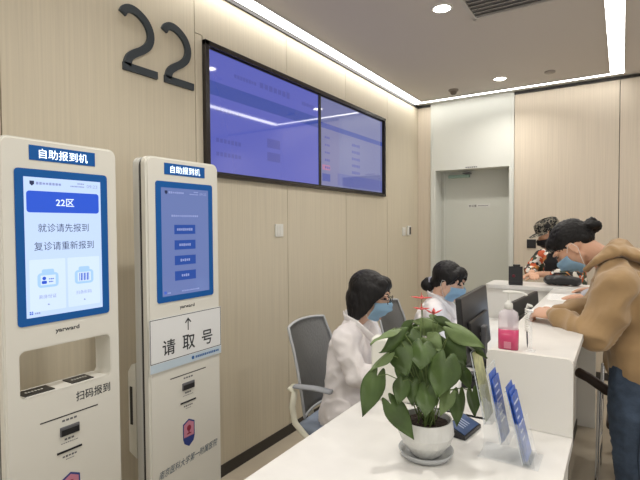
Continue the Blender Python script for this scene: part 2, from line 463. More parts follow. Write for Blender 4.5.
def tv(y0, y1, label, right):
    c = (y0+y1)/2
    t = thing('wall_television', label, 'television', (WX, c, 1.785), 0, 'pair of wall televisions')
    w = (y1-y0)/2
    obj('casing', B(-.04, -.004, -w, w, .021, .74, .002), BLKPL, t)
    bz = .016
    obj('bezel', (lambda b_: [box(b_, -.006, .004, -w, -w+bz, .021, .74), box(b_, -.006, .004, w-bz, w, .021, .74), box(b_, -.006, .004, -w+bz, w-bz, .021, .034), box(b_, -.006, .004, -w+bz, w-bz, .728, .74)] and b_)(bmesh.new()), BLKPL, t)
    scr = obj('screen', B(-.005, -.0005, -w+bz, w-bz, .034, .728), SCRG if right else SCRB, t)
    x = -.0004
    if not right:
        obj('title_band', B(x, x+.0003, -w+bz+.001, w-bz-.001, .475, .555), SCRT, scr)
        for q in ((-.12, .22, .635, .045, 7, 4), (-.36, -.15, .63, .025, 8, 5), (.36, .53, .62, .03, 8, 8), (-.52, -.30, .40, .028, 7, 9), (-.52, -.30, .22, .028, 7, 10), (-.52, -.30, .14, .028, 7, 11)):
            obj('screen_writing', bars(bmesh.new(), x, *q), SCRD, scr)
        for z in (.24, .15): obj('screen_cell', B(x, x+.0003, -.05, .09, z, z+.06), SCRD, scr)
    else:
        obj('title_band', B(x, x+.0003, -w+bz+.001, w-bz-.001, .49, .53), SCRT, scr)
        obj('lower_band', B(x, x+.0003, -.3, w-bz-.001, .05, .15), mat('screen_lower_blue', (.02, .02, .05), .04, emit=(.12, .14, .38), es=.72, spec=1.0), scr)
        for k in range(5):
            obj('screen_writing', bars(bmesh.new(), x, -.5, -.42, .42-k*.06, .02, 3, 30+k), SCRD, scr); obj('screen_writing', bars(bmesh.new(), x, -.05, .1, .42-k*.06, .028, 5, 40+k), SCRD, scr)
        obj('screen_cell', B(x, x+.0003, -.54, -.42, .16, .20), SCRO, scr, label='orange cell')
        obj('screen_cell', B(x, x+.0003, -.54, -.42, .07, .13), SCRT, scr, label='blue cell')
    bm = bmesh.new()
tv(1.928, 3.121, 'left wall television nearest the numerals, showing a blue screen', False)
tv(3.123, 4.277, 'right wall television nearest the back corner, showing a grey blue screen', True)

# ------------------------------------------------------------------ kiosks
def boolean_cut(bm_body, bm_cut):
    me = bpy.data.meshes.new('a'); bm_body.to_mesh(me); bm_body.free()
    mc = bpy.data.meshes.new('b'); bm_cut.to_mesh(mc); bm_cut.free()
    a = bpy.data.objects.new('a', me); b = bpy.data.objects.new('b', mc); C.objects.link(a); C.objects.link(b)
    m = a.modifiers.new('b', 'BOOLEAN'); m.operation = 'DIFFERENCE'; m.object = b; m.solver = 'EXACT'
    bpy.context.view_layer.update(); r = evaluated(a)
    bpy.data.objects.remove(a); bpy.data.objects.remove(b)
    return r
ET = mat('emit_letter_white', (.9, .9, .9), .5, emit=(.75, .92, 1), es=1.3)
K_SCR = mat('kiosk_screen_pale', (.03, .03, .04), .12, emit=(.47, .60, .86), es=1.0, spec=.3)
K_SCR2 = mat('kiosk_screen_dim', (.03, .03, .04), .10, emit=(.14, .20, .46), es=.75, spec=.4)
K_BTN = mat('kiosk_button_blue', (.02, .02, .05), .2, emit=(.012, .075, .52), es=1.0, spec=.2)
K_BTN2 = mat('kiosk_button_dim', (.02, .02, .05), .2, emit=(.015, .07, .32), es=.8, spec=.2)
K_CARD = mat('kiosk_card_pale', (.03, .03, .04), .12, emit=(.56, .68, .90), es=1.0, spec=.3)
K_ICON = mat('kiosk_icon_blue', (.03, .03, .04), .12, emit=(.22, .42, .72), es=1.0, spec=.3)
K_TXT = mat('kiosk_screen_text', (.02, .02, .03), .2, emit=(.012, .02, .06), es=1, spec=.2)
K_TXTW = mat('kiosk_button_text', (.2, .2, .2), .2, emit=(.62, .74, .95), es=1, spec=.2)
K_TXTM = mat('kiosk_text_mid', (.2, .2, .2), .2, emit=(.10, .15, .40), es=1, spec=.2)

def kiosk(y, label, first):
    t = thing('check_in_kiosk', label, 'kiosk', (-1.6, y, 0), 0, 'self check-in kiosks against the wood wall')
    W = .2
    def cut(x0, x1): return prism(bmesh.new(), rrect(-.158, .163, .945, 1.107, .022), x0, x1)
    bm = prism(bmesh.new(), rrect(-W, W, .035, 1.787, .03, corners=(1, 1, 0, 0)), -.032, 0)
    e = [e for e in bm.edges if all(abs(v.co.x) < 1e-6 for v in e.verts)]
    bmesh.ops.bevel(bm, geom=e, offset=.008, segments=3, affect='EDGES')
    o = obj('front_shell', boolean_cut(bm, cut(-.05, .05)), KIOSK, t)
    bm = prism(bmesh.new(), rrect(-W+.004, W-.004, .035, 1.781, .03, corners=(1, 1, 0, 0)), -.048, -.032)
    obj('seam_band', boolean_cut(bm, cut(-.06, .05)), BLACK, t)
    bm = prism(bmesh.new(), rrect(-W, W, .035, 1.785, .03, corners=(1, 1, 0, 0)), -.095, -.048)
    e = [e for e in bm.edges if all(abs(v.co.x+.095) < 1e-6 for v in e.verts)]
    bmesh.ops.bevel(bm, geom=e, offset=.012, segments=3, affect='EDGES')
    obj('back_shell', boolean_cut(bm, cut(-.12, .05)), KIOSK2, t)
    obj('foot_plate', B(-.2, .1, -W-.02, W+.02, 0, .035, .008), GREYPL, t)
    # header sign
    hs = obj('header_sign', B(-.001, .0015, -.111, .113, 1.717, 1.765), BLUE, t)
    text('sign_lettering', '自助报到机', .04, (.0022, .002, 1.7405), ET, hs, width=.165, height=.031, bold=.0)
    # bezel and screen
    bz = obj('screen_bezel', prism(bmesh.new(), rrect(-.157, .157, 1.183, 1.688, .012), -.001, .003), BLUE, t)
    sc_ = obj('screen', B(.002, .0035, -.131, .130, 1.208, 1.662), K_SCR if first else K_SCR2, t)
    x = .0037
    # status line
    for q in ((-.093, -.01, 1.643, .009, 8, 2), (.02, .07, 1.640, .005, 10, 3), (.045, .07, 1.650, .006, 4, 4)): obj('status_line', bars(bmesh.new(), x, *q), K_TXTM, sc_)
    obj('status_icon', prism(bmesh.new(), [(-.113, 1.65), (-.113, 1.64), (-.106, 1.634), (-.099, 1.64), (-.099, 1.65)], x, x+.0004), K_TXT, sc_)
    text('clock', '09:23' if first else '09:23', .02, (x+.0002, .098, 1.643), K_TXTM, sc_, width=.04, height=.011)
    if first:
        b = obj('screen_button', prism(bmesh.new(), rrect(-.124, .122, 1.548, 1.618, .01), x, x+.0006), K_BTN, sc_)
        text('button_lettering', '22区', .03, (x+.001, 0, 1.583), K_TXTW, b, width=.062, height=.026, bold=.0004)
        text('screen_lettering', '就诊请先报到', .03, (x+.0003, -.004, 1.498), K_TXT, sc_, width=.172, height=.028)
        text('screen_lettering', '复诊请重新报到', .03, (x+.0003, -.002, 1.438), K_TXT, sc_, width=.203, height=.028)
        for k, s in ((-1, '刷身份证'), (1, '扫条形码')):
            cc = k*.062
            cd = obj('option_card', prism(bmesh.new(), rrect(cc-.058, cc+.058, 1.225, 1.395, .004), x, x+.0004), K_CARD, sc_)
            ic = bmesh.new()
            prism(ic, rrect(cc-.034, cc+.034, 1.302, 1.35, .012), x+.0005, x+.0008)
            prism(ic, rrect(cc-.02, cc+.02, 1.345, 1.362, .006), x+.0005, x+.0008)
            ib = obj('option_icon', ic, mat('icon_pale', (.03, .03, .04), .12, emit=(.33, .53, .80), es=1.0, spec=.3), cd)
            obj('icon_card', B(x+.0009, x+.0012, cc-.024, cc+.024, 1.31, 1.342), K_CARD, ib)
            bm = bmesh.new()
            if k < 0:
                prism(bm, [(cc-.013+.006*math.cos(a*PI/6), 1.332+.006*math.sin(a*PI/6)) for a in range(12)], x+.0013, x+.0015)
                prism(bm, rrect(cc-.021, cc-.005, 1.314, 1.324, .003), x+.0013, x+.0015)
                bars(bm, x+.0013, cc+.002, cc+.019, 1.329, .004, 3, 1); bars(bm, x+.0013, cc+.002, cc+.017, 1.32, .004, 3, 2)
            else:
                for q in range(7): box(bm, x+.0013, x+.0015, cc-.018+q*.0055, cc-.018+q*.0055+(.0035 if q % 2 else .002), 1.313, 1.339)
            obj('icon_glyph', bm, K_BTN, ib)
            text('card_lettering', s, .014, (x+.0006, cc-.002, 1.272), K_TXTM, cd, width=.056, height=.013)
            obj('card_mark', prism(bmesh.new(), [(cc-.004, 1.243), (cc+.004, 1.243), (cc, 1.249)], x+.0005, x+.0007), K_TXTM, cd)
    else:
        obj('prompt_line', bars(bmesh.new(), x, -.08, .07, 1.545, .009, 14, 6), K_TXTM, sc_)
        for k, n in enumerate((8, 6, 5, 4)):
            z = 1.487-k*.066
            b = obj('screen_button', B(x, x+.0006, -.066, .05, z-.02, z+.02), K_BTN2, sc_)
            obj('button_writing', bars(bmesh.new(), x+.0007, -.008-n*.0055, -.008+n*.0055, z, .012, n, 60+k), K_TXTM, b)
        obj('prompt_line', bars(bmesh.new(), x, -.03, .07, 1.222, .007, 14, 7), K_TXTM, sc_)
    bm = bmesh.new()
    for a in (0, 1):
        for c_ in (0, 1): box(bm, x, x+.0004, -.122+a*.006, -.1175+a*.006, 1.218+c_*.006, 1.2225+c_*.006)
    obj('taskbar_icon', bm, K_BTN, sc_); obj('taskbar_text', bars(bmesh.new(), x, -.106, -.088, 1.2205, .006, 3, 1), K_TXTM, sc_)
    # brand
    text('brand_lettering', 'yarward', .02, (.0008, .001, 1.151), DARK, t, width=.083, height=.019, bold=.0004)
    inner = prism(bmesh.new(), rrect(-.1545, .1595, .9485, 1.1035, .019), -.11, .05)
    obj('recess_liner', boolean_cut(prism(bmesh.new(), rrect(-.1578, .1628, .9452, 1.1068, .0218), -.0945, -.001), inner), KIOSK, t)
    # recess shelf with scanner pads
    bm = prism(bmesh.new(), [(-.094, .949), (-.094, .952), (0, .952), (0, .949)], -.138, .143, axis='y')
    sh = obj('recess_shelf', bm, WHITE, t)
    for a, b in ((-.135, -.04), (.02, .10)):
        p = obj('scanner_pad', B(-.075, -.012, a, b, .952, .955), BLKPL, t)
        if first:
            bm = bmesh.new()
            for q in range(6): box(bm, -.05, -.04, a+.015+q*.01, a+.021+q*.01, .955, .9554)
            obj('pad_print', bm, KIOSK2, p)
    obj('recess_lamp', B(-.06, -.02, .02, .08, 1.098, 1.108, .002), WHITE, t)
    if first:
        text('check_in_lettering', '扫码报到', .04, (.0008, .09, .907), DARK, t, width=.130, height=.034, bold=.0004)
    bm = bmesh.new()
    box(bm, 0, .0006, -.097, .105, .852, .856)
    obj('light_slot', bm, BLKPL, t)
    obj('slot_caption', bars(bmesh.new(), .0002, -.025, .03, .838, .007, 4, 5), GREYPL, t)
    cs = obj('card_slot', B(-.001, .006, -.034, .034, .785, .818, .003), GREYPL, t)
    obj('slot_mouth', B(.0055, .0068, -.031, .031, .787, .808), BLKPL, cs)
    obj('slot_caption', bars(bmesh.new(), .0002, -.018, .018, .772, .007, 3, 6), GREYPL, t)
    obj('slot_caption', bars(bmesh.new(), .0002, -.03, .03, .760, .003, 8, 7), GREYPL, t)
    obj('ticket_slot', B(0, .003, -.045, .042, .728, .735, .001), BLKPL, t)
    obj('slot_caption', bars(bmesh.new(), .0002, -.026, .026, .713, .007, 5, 8), GREYPL, t)
    obj('slot_caption', bars(bmesh.new(), .0002, -.015, .015, .702, .003, 6, 9), GREYPL, t)
    # crest
    P = [(-.033, .635), (-.018, .643), (0, .652), (.018, .643), (.033, .635), (.033, .57), (.026, .548), (0, .530), (-.026, .548), (-.033, .57)]
    cr = obj('hospital_crest', prism(bmesh.new(), P, 0, .0006), mat('crest_navy', (.03, .05, .22), .5), t)
    Q = [(u*.84, .592+(v-.592)*.88) for u, v in P]
    Qt = [(u, v) for u, v in Q if v > .572] + [(.0277, .575), (-.0277, .575)]
    Qt = [(-.0277, .575), (-.0277, .63), (-.015, .637), (0, .645), (.015, .637), (.0277, .63), (.0277, .575)]
    obj('crest_field', prism(bmesh.new(), Qt[::-1], .0007, .0011), mat('crest_pink', (.55, .22, .30), .5), cr)
    bm = bmesh.new(); prism(bm, [(.012*math.cos(a*PI/8), .612+.013*math.sin(a*PI/8)) for a in range(16)], .0012, .0015)
    box(bm, .0012, .0015, -.012, .012, .585, .590); box(bm, .0012, .0015, -.003, .003, .585, .61)
    obj('crest_emblem', bm, mat('crest_maroon', (.30, .03, .06), .5), cr)
    text('hospital_lettering', '南京医科大学第一附属医院', .03, (.0008, .005, .475), mat('print_slate_blue', (.03, .08, .13), .6), t, width=.335, height=.034, shear=.35, rot=.06)
    # side housing
    sb = obj('side_housing', prism(bmesh.new(), [(-.096, .53), (-.096, .93), (-.12, .925), (-.145, .89), (-.145, .55)], -W+.004, W-.004, axis='y'), KIOSK, t)
    obj('side_slot', B(-.132, -.118, -W+.001, -W+.005, .67, .83), BLKPL, sb)
    return t
kiosk(.884, 'white self check-in kiosk with bright pale blue screen, foremost one at left', True)
kiosk(1.413, 'white self check-in kiosk with a dim blue screen and a paper sign across its middle', False)
t = thing('paper_sign', 'white take-a-number sign with an arrow, fixed across the further kiosk', 'sign', (-1.598, 1.413, .9))
obj('sheet', B(.0005, .003, -.2, .2, 0, .222), mat('sign_sheet', (.74, .75, .75), .5), t)
bm = bmesh.new()
for (a, b, c, d_) in ((-.198, .198, .217, .2195), (-.198, .198, .038, .0405), (-.198, -.1955, .038, .2195), (.1955, .198, .038, .2195)): box(bm, .0031, .0035, a, b, c, d_)
obj('printed_border', bm, DARK, t)
obj('footer_band', B(.0031, .0035, -.198, .198, .002, .036), mat('sign_footer', (.50, .60, .68), .5), t)
obj('footer_writing', bars(bmesh.new(), .0036, .04, .185, .019, .011, 13, 5), mat('footer_blue', (.03, .12, .35), .5), t)
obj('footer_mark', ell(bmesh.new(), (.0036, .025, .019), (.0004, .008, .008), n=8), mat('footer_blue', (.03, .12, .35), .5), t)
for s, y_ in (('请', -.108), ('取', .0), ('号', .108)):
    text('sign_lettering', s, .07, (.0036, y_+.003, .094), DARK, t, height=.066, bold=.0008)
bm = bmesh.new(); box(bm, .0034, .0038, -.0025, .0025, .147, .198)
prism(bm, [(0, .202), (-.018, .182), (-.013, .179), (0, .193), (.013, .179), (.018, .182)], .0034, .0038)
obj('up_arrow', bm, DARK, t)

# ------------------------------------------------------------------ counter
t = thing('reception_worktop', 'long low white stone worktop of the reception counter', 'counter', (-.55, 2.3, 0))
def W_(x0, x1, y0, y1, z0, z1, bev=0):
    return B(x0+.55, x1+.55, y0-2.3, y1-2.3, z0, z1, bev)
bm = W_(-.935, -.137, .25, 1.866, .715, .75, .003); box(bm, -.935+.55, -.306+.55, 1.84-2.3, 3.925-2.3, .715, .75, .003)
obj('worktop', bm, COUNTER, t)
bm = W_(-.175, -.15, .28, 1.86, .0, .714); box(bm, -.30+.55, -.27+.55, 1.86-2.3, 3.925-2.3, 0, .75); box(bm, -.30+.55, -.15+.55, 1.84-2.3, 1.86-2.3, 0, .714)
obj('modesty_panel', bm, COUNTP, t)
obj('end_panel', W_(-.90, -.15, .28, .305, 0, .715), COUNTP, t)
obj('drawer_pedestal', W_(-.86, -.48, .45, 1.2, .04, .70, .004), COUNTP, t)
obj('plinth', W_(-.268, -.262, 1.87, 3.92, 0, .06), SKIRT, t)
# transaction counter
t = thing('transaction_counter', 'raised white transaction shelf customers lean on, with rounded end panel', 'counter', (-.28, 1.854, 0))
def T_(x0, x1, y0, y1, z0, z1, bev=0):
    return B(x0+.28, x1+.28, y0-1.854, y1-1.854, z0, z1, bev)
bm = prism(bmesh.new(), rrect(-.43+.28, -.137+.28, .751, 1.026, .022, corners=(1, 1, 0, 0)), -.012, .012, axis='y')
obj('end_panel', bm, COUNTP, t)
obj('shelf', T_(-.43, -.137, 1.868, 3.93, .985, 1.016, .003), COUNTER, t)
obj('upstand', T_(-.30, -.265, 1.868, 3.93, .751, .985), COUNTP, t)
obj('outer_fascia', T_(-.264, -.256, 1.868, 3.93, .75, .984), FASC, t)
obj('metal_rail', T_(-.256, -.246, 1.868, 3.93, .84, .93, .004), mat('brushed_metal', (.62, .61, .58), .3, metal=.8), t)

# far wing
t = thing('counter_wing', 'white end wing of the counter with tall blank panel, across the back', 'counter', (-.4, 3.93, 0))
obj('staff_panel', B(-.52, -.05+.3, .02, .06, 0, .99), COUNTP, t)
obj('wing_top', prism(bmesh.new(), [(u-.0, v) for u, v in rrect(-.53, .28, .0, .33, .03)], .99, 1.018, axis='z'), COUNTER, t)

# ------------------------------------------------------------------ plant
PX, PY, PZ = -.53, 1.458, .75
t = thing('potted_plant', 'leafy green heart-leaved anthurium with red flowers in a white faceted pot', 'potted plant', (PX, PY, PZ))
obj('saucer', lathe(bmesh.new(), [(0, .006), (.055, .006), (.074, .011), (.084, .024), (.088, .024), (.079, .006), (.062, 0), (0, 0)]), SAUCER, t, True)
bm = bmesh.new()
prof = [(.047, .008), (.058, .02), (.079, .05), (.090, .078), (.087, .105), (.083, .124), (.078, .124), (.077, .10)]
n = 8
rings = []
for j, (r_, z) in enumerate(prof):
    off = (j % 2)*PI/n if j < 5 else 0
    k_n = 40
    ring = []
    for k in range(k_n):
        a = 2*PI*k/k_n
        # faceted outline low down, round at the rim
        w = max(0, 1-j/5)*.9
        fa = ((a + off) % (2*PI/n)) - PI/n
        fr = math.cos(PI/n)/math.cos(fa)
        rr = r_*(1-w + w*fr)
        ring.append(bm.verts.new((rr*math.cos(a), rr*math.sin(a), z)))
    rings.append(ring)
for a, b in zip(rings, rings[1:]):
    for k in range(40): bm.faces.new((a[k], a[(k+1) % 40], b[(k+1) % 40], b[k]))
bm.faces.new(rings[0][::-1])
obj('pot', bm, POT, t, False)
bm = bmesh.new(); g = bmesh.ops.create_grid(bm, x_segments=24, y_segments=24, size=.075)['verts']
for v in list(bm.verts):
    if v.co.length > .0755: bm.verts.remove(v)
for v in bm.verts: v.co.z = .108 + .006*noise.noise(v.co*70)
obj('soil', bm, SOIL, t, True)

ORG = Vector((PX, PY, PZ))
def leaf_mesh(base, tip, width, roll, droop=.12, fold=.18):
    """heart-shaped leaf from petiole joint to tip, thickness included"""
    ax = tip-base; L = ax.length; ax.normalize()
    view = (EYE-(base+tip)/2).normalized()
    nrm = (view - ax*view.dot(ax)).normalized()
    side = ax.cross(nrm).normalized()
    Mr = Matrix.Rotation(roll, 3, ax); nrm = Mr @ nrm; side = Mr @ side
    bm = bmesh.new(); NU, NV = 14, 12
    rows = []
    for i in range(NU+1):
        s = i/NU
        KN = [(0, .70), (.1, .90), (.22, 1), (.35, .98), (.5, .84), (.65, .62), (.8, .36), (.9, .18), (1, 0)]
        for (s0, w0), (s1, w1) in zip(KN, KN[1:]):
            if s0 <= s <= s1: wv = w0+(w1-w0)*(s-s0)/(s1-s0)
        hw = width/2*wv
        row = []
        for j in range(NV+1):
            q = j/NV*2-1
            back = -.24*L*math.sin(PI*abs(q)**.85*.93)*(1-s)**3.2 - .02*L*abs(q)*(1-s)**3      # lobes behind the joint
            p = base + ax*(s*L + back) + side*(q*hw) + nrm*(-abs(q)**1.3*hw*fold*2 - droop*L*(s-.35)**2 + .010*math.sin(6*s+3*q)*width/.05*.25)
            row.append(bm.verts.new(p-ORG))
        rows.append(row)
    for a, b in zip(rows, rows[1:]):
        for j in range(NV): bm.faces.new((a[j], a[j+1], b[j+1], b[j]))
    bmesh.ops.remove_doubles(bm, verts=bm.verts, dist=.0002)
    g = bmesh.ops.solidify(bm, geom=bm.faces[:], thickness=.0008)
    bmesh.ops.recalc_face_normals(bm, faces=bm.faces)
    return bm
# joint px, tip px, apparent width px, depth of joint, depth of tip, pale?
LV = [
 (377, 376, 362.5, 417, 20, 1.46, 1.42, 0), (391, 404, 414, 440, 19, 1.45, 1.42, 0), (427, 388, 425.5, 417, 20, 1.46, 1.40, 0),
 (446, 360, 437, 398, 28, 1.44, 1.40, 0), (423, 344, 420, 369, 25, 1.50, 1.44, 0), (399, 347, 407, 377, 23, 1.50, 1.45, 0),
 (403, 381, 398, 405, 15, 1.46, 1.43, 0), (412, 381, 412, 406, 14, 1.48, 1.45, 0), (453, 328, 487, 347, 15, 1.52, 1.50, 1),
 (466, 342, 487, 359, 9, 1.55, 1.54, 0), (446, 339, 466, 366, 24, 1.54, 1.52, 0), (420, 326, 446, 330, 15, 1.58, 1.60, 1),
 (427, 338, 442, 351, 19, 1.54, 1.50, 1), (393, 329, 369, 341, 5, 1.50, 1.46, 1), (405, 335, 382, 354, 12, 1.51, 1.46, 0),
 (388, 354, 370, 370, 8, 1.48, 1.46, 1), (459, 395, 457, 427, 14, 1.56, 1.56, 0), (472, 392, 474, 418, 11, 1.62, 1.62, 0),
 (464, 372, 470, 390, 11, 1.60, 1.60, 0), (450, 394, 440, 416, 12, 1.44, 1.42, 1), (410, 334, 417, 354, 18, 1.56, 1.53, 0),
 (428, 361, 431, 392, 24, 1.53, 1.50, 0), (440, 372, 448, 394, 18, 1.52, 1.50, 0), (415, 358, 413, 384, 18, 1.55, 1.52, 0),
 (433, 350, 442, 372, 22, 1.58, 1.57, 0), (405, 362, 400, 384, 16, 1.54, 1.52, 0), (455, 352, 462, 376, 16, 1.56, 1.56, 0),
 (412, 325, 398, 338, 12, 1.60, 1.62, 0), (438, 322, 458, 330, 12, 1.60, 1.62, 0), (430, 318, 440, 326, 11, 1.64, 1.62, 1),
 (424, 371, 420, 398, 18, 1.53, 1.5, 0),
]
rnd = random.Random(3)
for i, (bx_, by_, tx, ty, w, db, dt, pale) in enumerate(LV):
    b3, t3 = at(bx_, by_, db), at(tx, ty, dt)
    wm = w*1.22*(db+dt)/2/FPX; L = (t3-b3).length
    real = max(wm, .58*L)
    roll = math.acos(min(1, wm/real))*(1 if i % 2 else -1)*.97 + rnd.uniform(-.12, .12)
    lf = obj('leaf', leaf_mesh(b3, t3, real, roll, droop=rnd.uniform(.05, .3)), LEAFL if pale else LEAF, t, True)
    # petiole down to the soil
    f = Vector((PX+rnd.uniform(-.03, .03), PY+rnd.uniform(-.03, .03), PZ+.105))
    mid = (b3+f)/2 + Vector((0, 0, .05+.10*abs(b3.x-PX)))
    pts = [f, f.lerp(mid, .55)+Vector((0, 0, .015)), mid, b3.lerp(mid, .4)+Vector((0, 0, .012)), b3]
    obj('stem', loft(bmesh.new(), [p-ORG for p in pts], [.0022, .002, .0018, .0016, .0014], n=6), STEM, t, True)
def star(px, py, d, r, h):
    c = at(px, py, d)-ORG
    fl = bmesh.new()
    for k in range(4):
        a = k*PI/2+.3
        dr = Vector((math.cos(a), math.sin(a), h))
        loft(fl, [c, c+dr*r*.5, c+dr*r], [(.004, .0015), (.0065, .003), (.001, .0008)], n=8)
    o = obj('flower', fl, REDF, t, True)
    loft_b = bmesh.new(); loft(loft_b, [c, c+Vector((0, 0, .018))], [.0014, .0009], n=8)
    obj('spadix', loft_b, REDF, o, True)
    f = Vector((rnd.uniform(-.02, .02), rnd.uniform(-.02, .02), .105))
    obj('stem', loft(bmesh.new(), [f, f.lerp(c, .5)+Vector((0, 0, .01)), c], [.002, .0016, .0012], n=6), STEM, t, True)
star(421.5, 298, 1.56, .034, .1); star(421.5, 309, 1.55, .026, .15); star(433.5, 314, 1.56, .028, .55)

# ------------------------------------------------------------------ brochure stand
t = thing('leaflet_stand', 'clear acrylic three-tier leaflet stand beside the potted plant', 'leaflet holder', (-.30, 1.60, .75))
def S(x, y, z): return (x+.30, y-1.60, z-.75)
tiers = [((-.365, .858), (-.41, 1.085)), ((-.315, .804), (-.361, 1.04)), ((-.25, .757), (-.303, .975))]
Y0, Y1 = 1.54, 1.65
def slab(bm, a, b, y0, y1, th, off=0):
    d_ = Vector((b[0]-a[0], 0, b[1]-a[1])).normalized(); nn = Vector((d_.z, 0, -d_.x))
    A = Vector((a[0], 0, a[1]))+nn*off; Bq = Vector((b[0], 0, b[1]))+nn*off
    c = [A, Bq, Bq+nn*th, A+nn*th]
    lo = [bm.verts.new(S(p.x, y0, p.z)) for p in c]; hi = [bm.verts.new(S(p.x, y1, p.z)) for p in c]
    for k in range(4): bm.faces.new((lo[k], lo[(k+1) % 4], hi[(k+1) % 4], hi[k]))
    bm.faces.new(lo[::-1]); bm.faces.new(hi)
    bmesh.ops.recalc_face_normals(bm, faces=bm.faces)
    return bm
obj('base_plate', B(-.385+.3, -.205+.3, Y0-1.6-.005, Y1-1.6+.005, .0005, .004, .001), ACRY, t)
for i, (a, b) in enumerate(tiers):
    obj('back_pane', slab(bmesh.new(), a, b, Y0, Y1, .0025), ACRY, t)
    fb = (a[0]+(b[0]-a[0])*.55, a[1]+(b[1]-a[1])*.55)
    obj('front_pane', slab(bmesh.new(), a, fb, Y0, Y1, .0025, .022), ACRY, t)
    obj('pocket_floor', slab(bmesh.new(), a, (a[0]+(b[0]-a[0])*.012, a[1]+(b[1]-a[1])*.012), Y0, Y1, .025), ACRY, t)
    bm = bmesh.new(); slab(bm, a, fb, Y0, Y0+.002, .024); obj('pocket_side', bm, ACRY, t)
    cs_ = [Vector(S(p_[0], y_, p_[1])) for p_, y_ in ((a, Y0), (b, Y0), (b, Y1), (a, Y1), (a, Y0))]
    obj('pane_edge', loft(bmesh.new(), cs_, [.0013]*5, n=6), ACRE, t)
bm = bmesh.new(); prism(bm, [(-.365+.3, .005), (-.215+.3, .005), (-.225+.3, .10), (-.37+.3, .2)], Y0-1.6-.004, Y0-1.6-.002, axis='y')
obj('side_pane', bm, ACRY, t)
def leaflet(tier, k, y0, y1, m, label, extra=0.0, grp='blue leaflets in the clear stand', nm='leaflet'):
    a, b = tiers[tier]
    d_ = Vector((b[0]-a[0], 0, b[1]-a[1])).normalized(); nn = Vector((d_.z, 0, -d_.x))
    p = Vector((a[0], y0, a[1])) + nn*(.0035+k*.004) + d_*.006
    L = (Vector((b[0], 0, b[1]))-Vector((a[0], 0, a[1]))).length*(.98)+extra
    o = obj(nm, B(0, .0022, 0, y1-y0, 0, L), m, None, loc=p)
    o.rotation_euler = (0, math.atan2(d_.x, d_.z), 0)
    tag(o, label, 'leaflet', grp)
    W2 = mat('leaflet_print', (.55, .62, .80), .5)
    bm = bmesh.new()
    rr = random.Random(tier*10+k)
    for q in range(6): box(bm, .0022, .0025, .012, .02+rr.uniform(.02, (y1-y0)-.03), L-.03-q*.022, L-.024-q*.022)
    if m is BROCH: obj('print', bm, W2, o)
    else: bm.free()
leaflet(0, 0, Y0+.006, Y1-.006, YELLF, 'yellow green leaflet in the rear pocket of the acrylic stand', -.005, None)
for k, (tt, q, dy, e) in enumerate([(1, 0, .004, -.02), (1, 1, .012, -.04), (2, 0, .004, .012), (2, 1, .012, -.005), (2, 2, .008, -.02)]):
    lb = ['blue leaflet in the middle pocket of the stand, standing tallest', 'blue leaflet in the middle pocket of the stand, lower front one', 'blue leaflet in the front pocket of the stand, rearmost and tallest', 'blue leaflet in the front pocket of the stand, second of three', 'blue leaflet in the front pocket of the stand, frontmost'][k]
    leaflet(tt, q, Y0+dy, Y0+dy+.088, BROCH, lb, e)
# card stand behind the pot
t = thing('card_display', 'small black holder with dark blue cards on the worktop behind the white pot', 'card holder', (-.475, 1.70, .75), R(-8))
obj('tray', prism(bmesh.new(), [(-.035, .0005), (.035, .0005), (.035, .012), (-.035, .038)], -.07, .07, axis='y'), BLKPL, t)
bm = prism(bmesh.new(), [(-.030, .037), (.030, .0145), (.031, .0165), (-.029, .039)], -.062, .062, axis='y')
o = obj('card_panel', bm, mat('card_blue', (.03, .07, .18), .4), t)
for q in range(4):
    bm = prism(bmesh.new(), [(-.02, .0357), (.012, .0237), (.0122, .0241), (-.0198, .0361)], -.03+q*.016, -.024+q*.016, axis='y')
    obj('card_print', bm, mat('card_print_pale', (.35, .42, .55), .5), o)

# ------------------------------------------------------------------ sanitizer bottle
t = thing('sanitizer_bottle', 'clear pump bottle half full of pink hand gel on the raised counter', 'hand sanitizer', (-.365, 1.915, 1.0163))
obj('gel', prism(bmesh.new(), rrect(-.0365, .0365, -.0235, .0235, .018), .004, .070, axis='z'), GELP, t, True)
bm = bmesh.new()
secs = [(0, .034, .021), (.006, .036, .023), (.11, .036, .023), (.125, .033, .021), (.133, .018, .016), (.137, .013, .013)]
rings = []
for z, a, b in secs:
    pts = rrect(-a, a, -b, b, min(a, b)*.75, n=5)
    rings.append([bm.verts.new((u, v, z)) for u, v in pts])
for p, q in zip(rings, rings[1:]):
    nn = len(p)
    for k in range(nn): bm.faces.new((p[k], p[(k+1) % nn], q[(k+1) % nn], q[k]))
bm.faces.new(rings[0][::-1]); bm.faces.new(rings[-1])
obj('bottle', bm, BOTT, t, True)
obj('collar', lathe(bmesh.new(), [(0, .165), (.006, .165), (.0075, .158), (.014, .156), (.016, .15), (.016, .136), (.013, .136)], n=24), WHITE, t, True)
obj('pump', loft(bmesh.new(), [(0, 0, .16), (0, 0, .188)], [.005, .005], n=12), WHITE, t, True)
obj('nozzle', loft(bmesh.new(), [(-.016, -.006, .192), (.0, 0, .193), (.045, .018, .190), (.06, .026, .183)], [(.006, .005), (.008, .006), (.005, .004), (.004, .0035)], n=12), WHITE, t, True)
obj('label', B(-.012, .014, -.0245, -.0235, .008, .03), mat('label_pale', (.62, .22, .30), .5), t)
t.scale = (1, 1, 1.16)
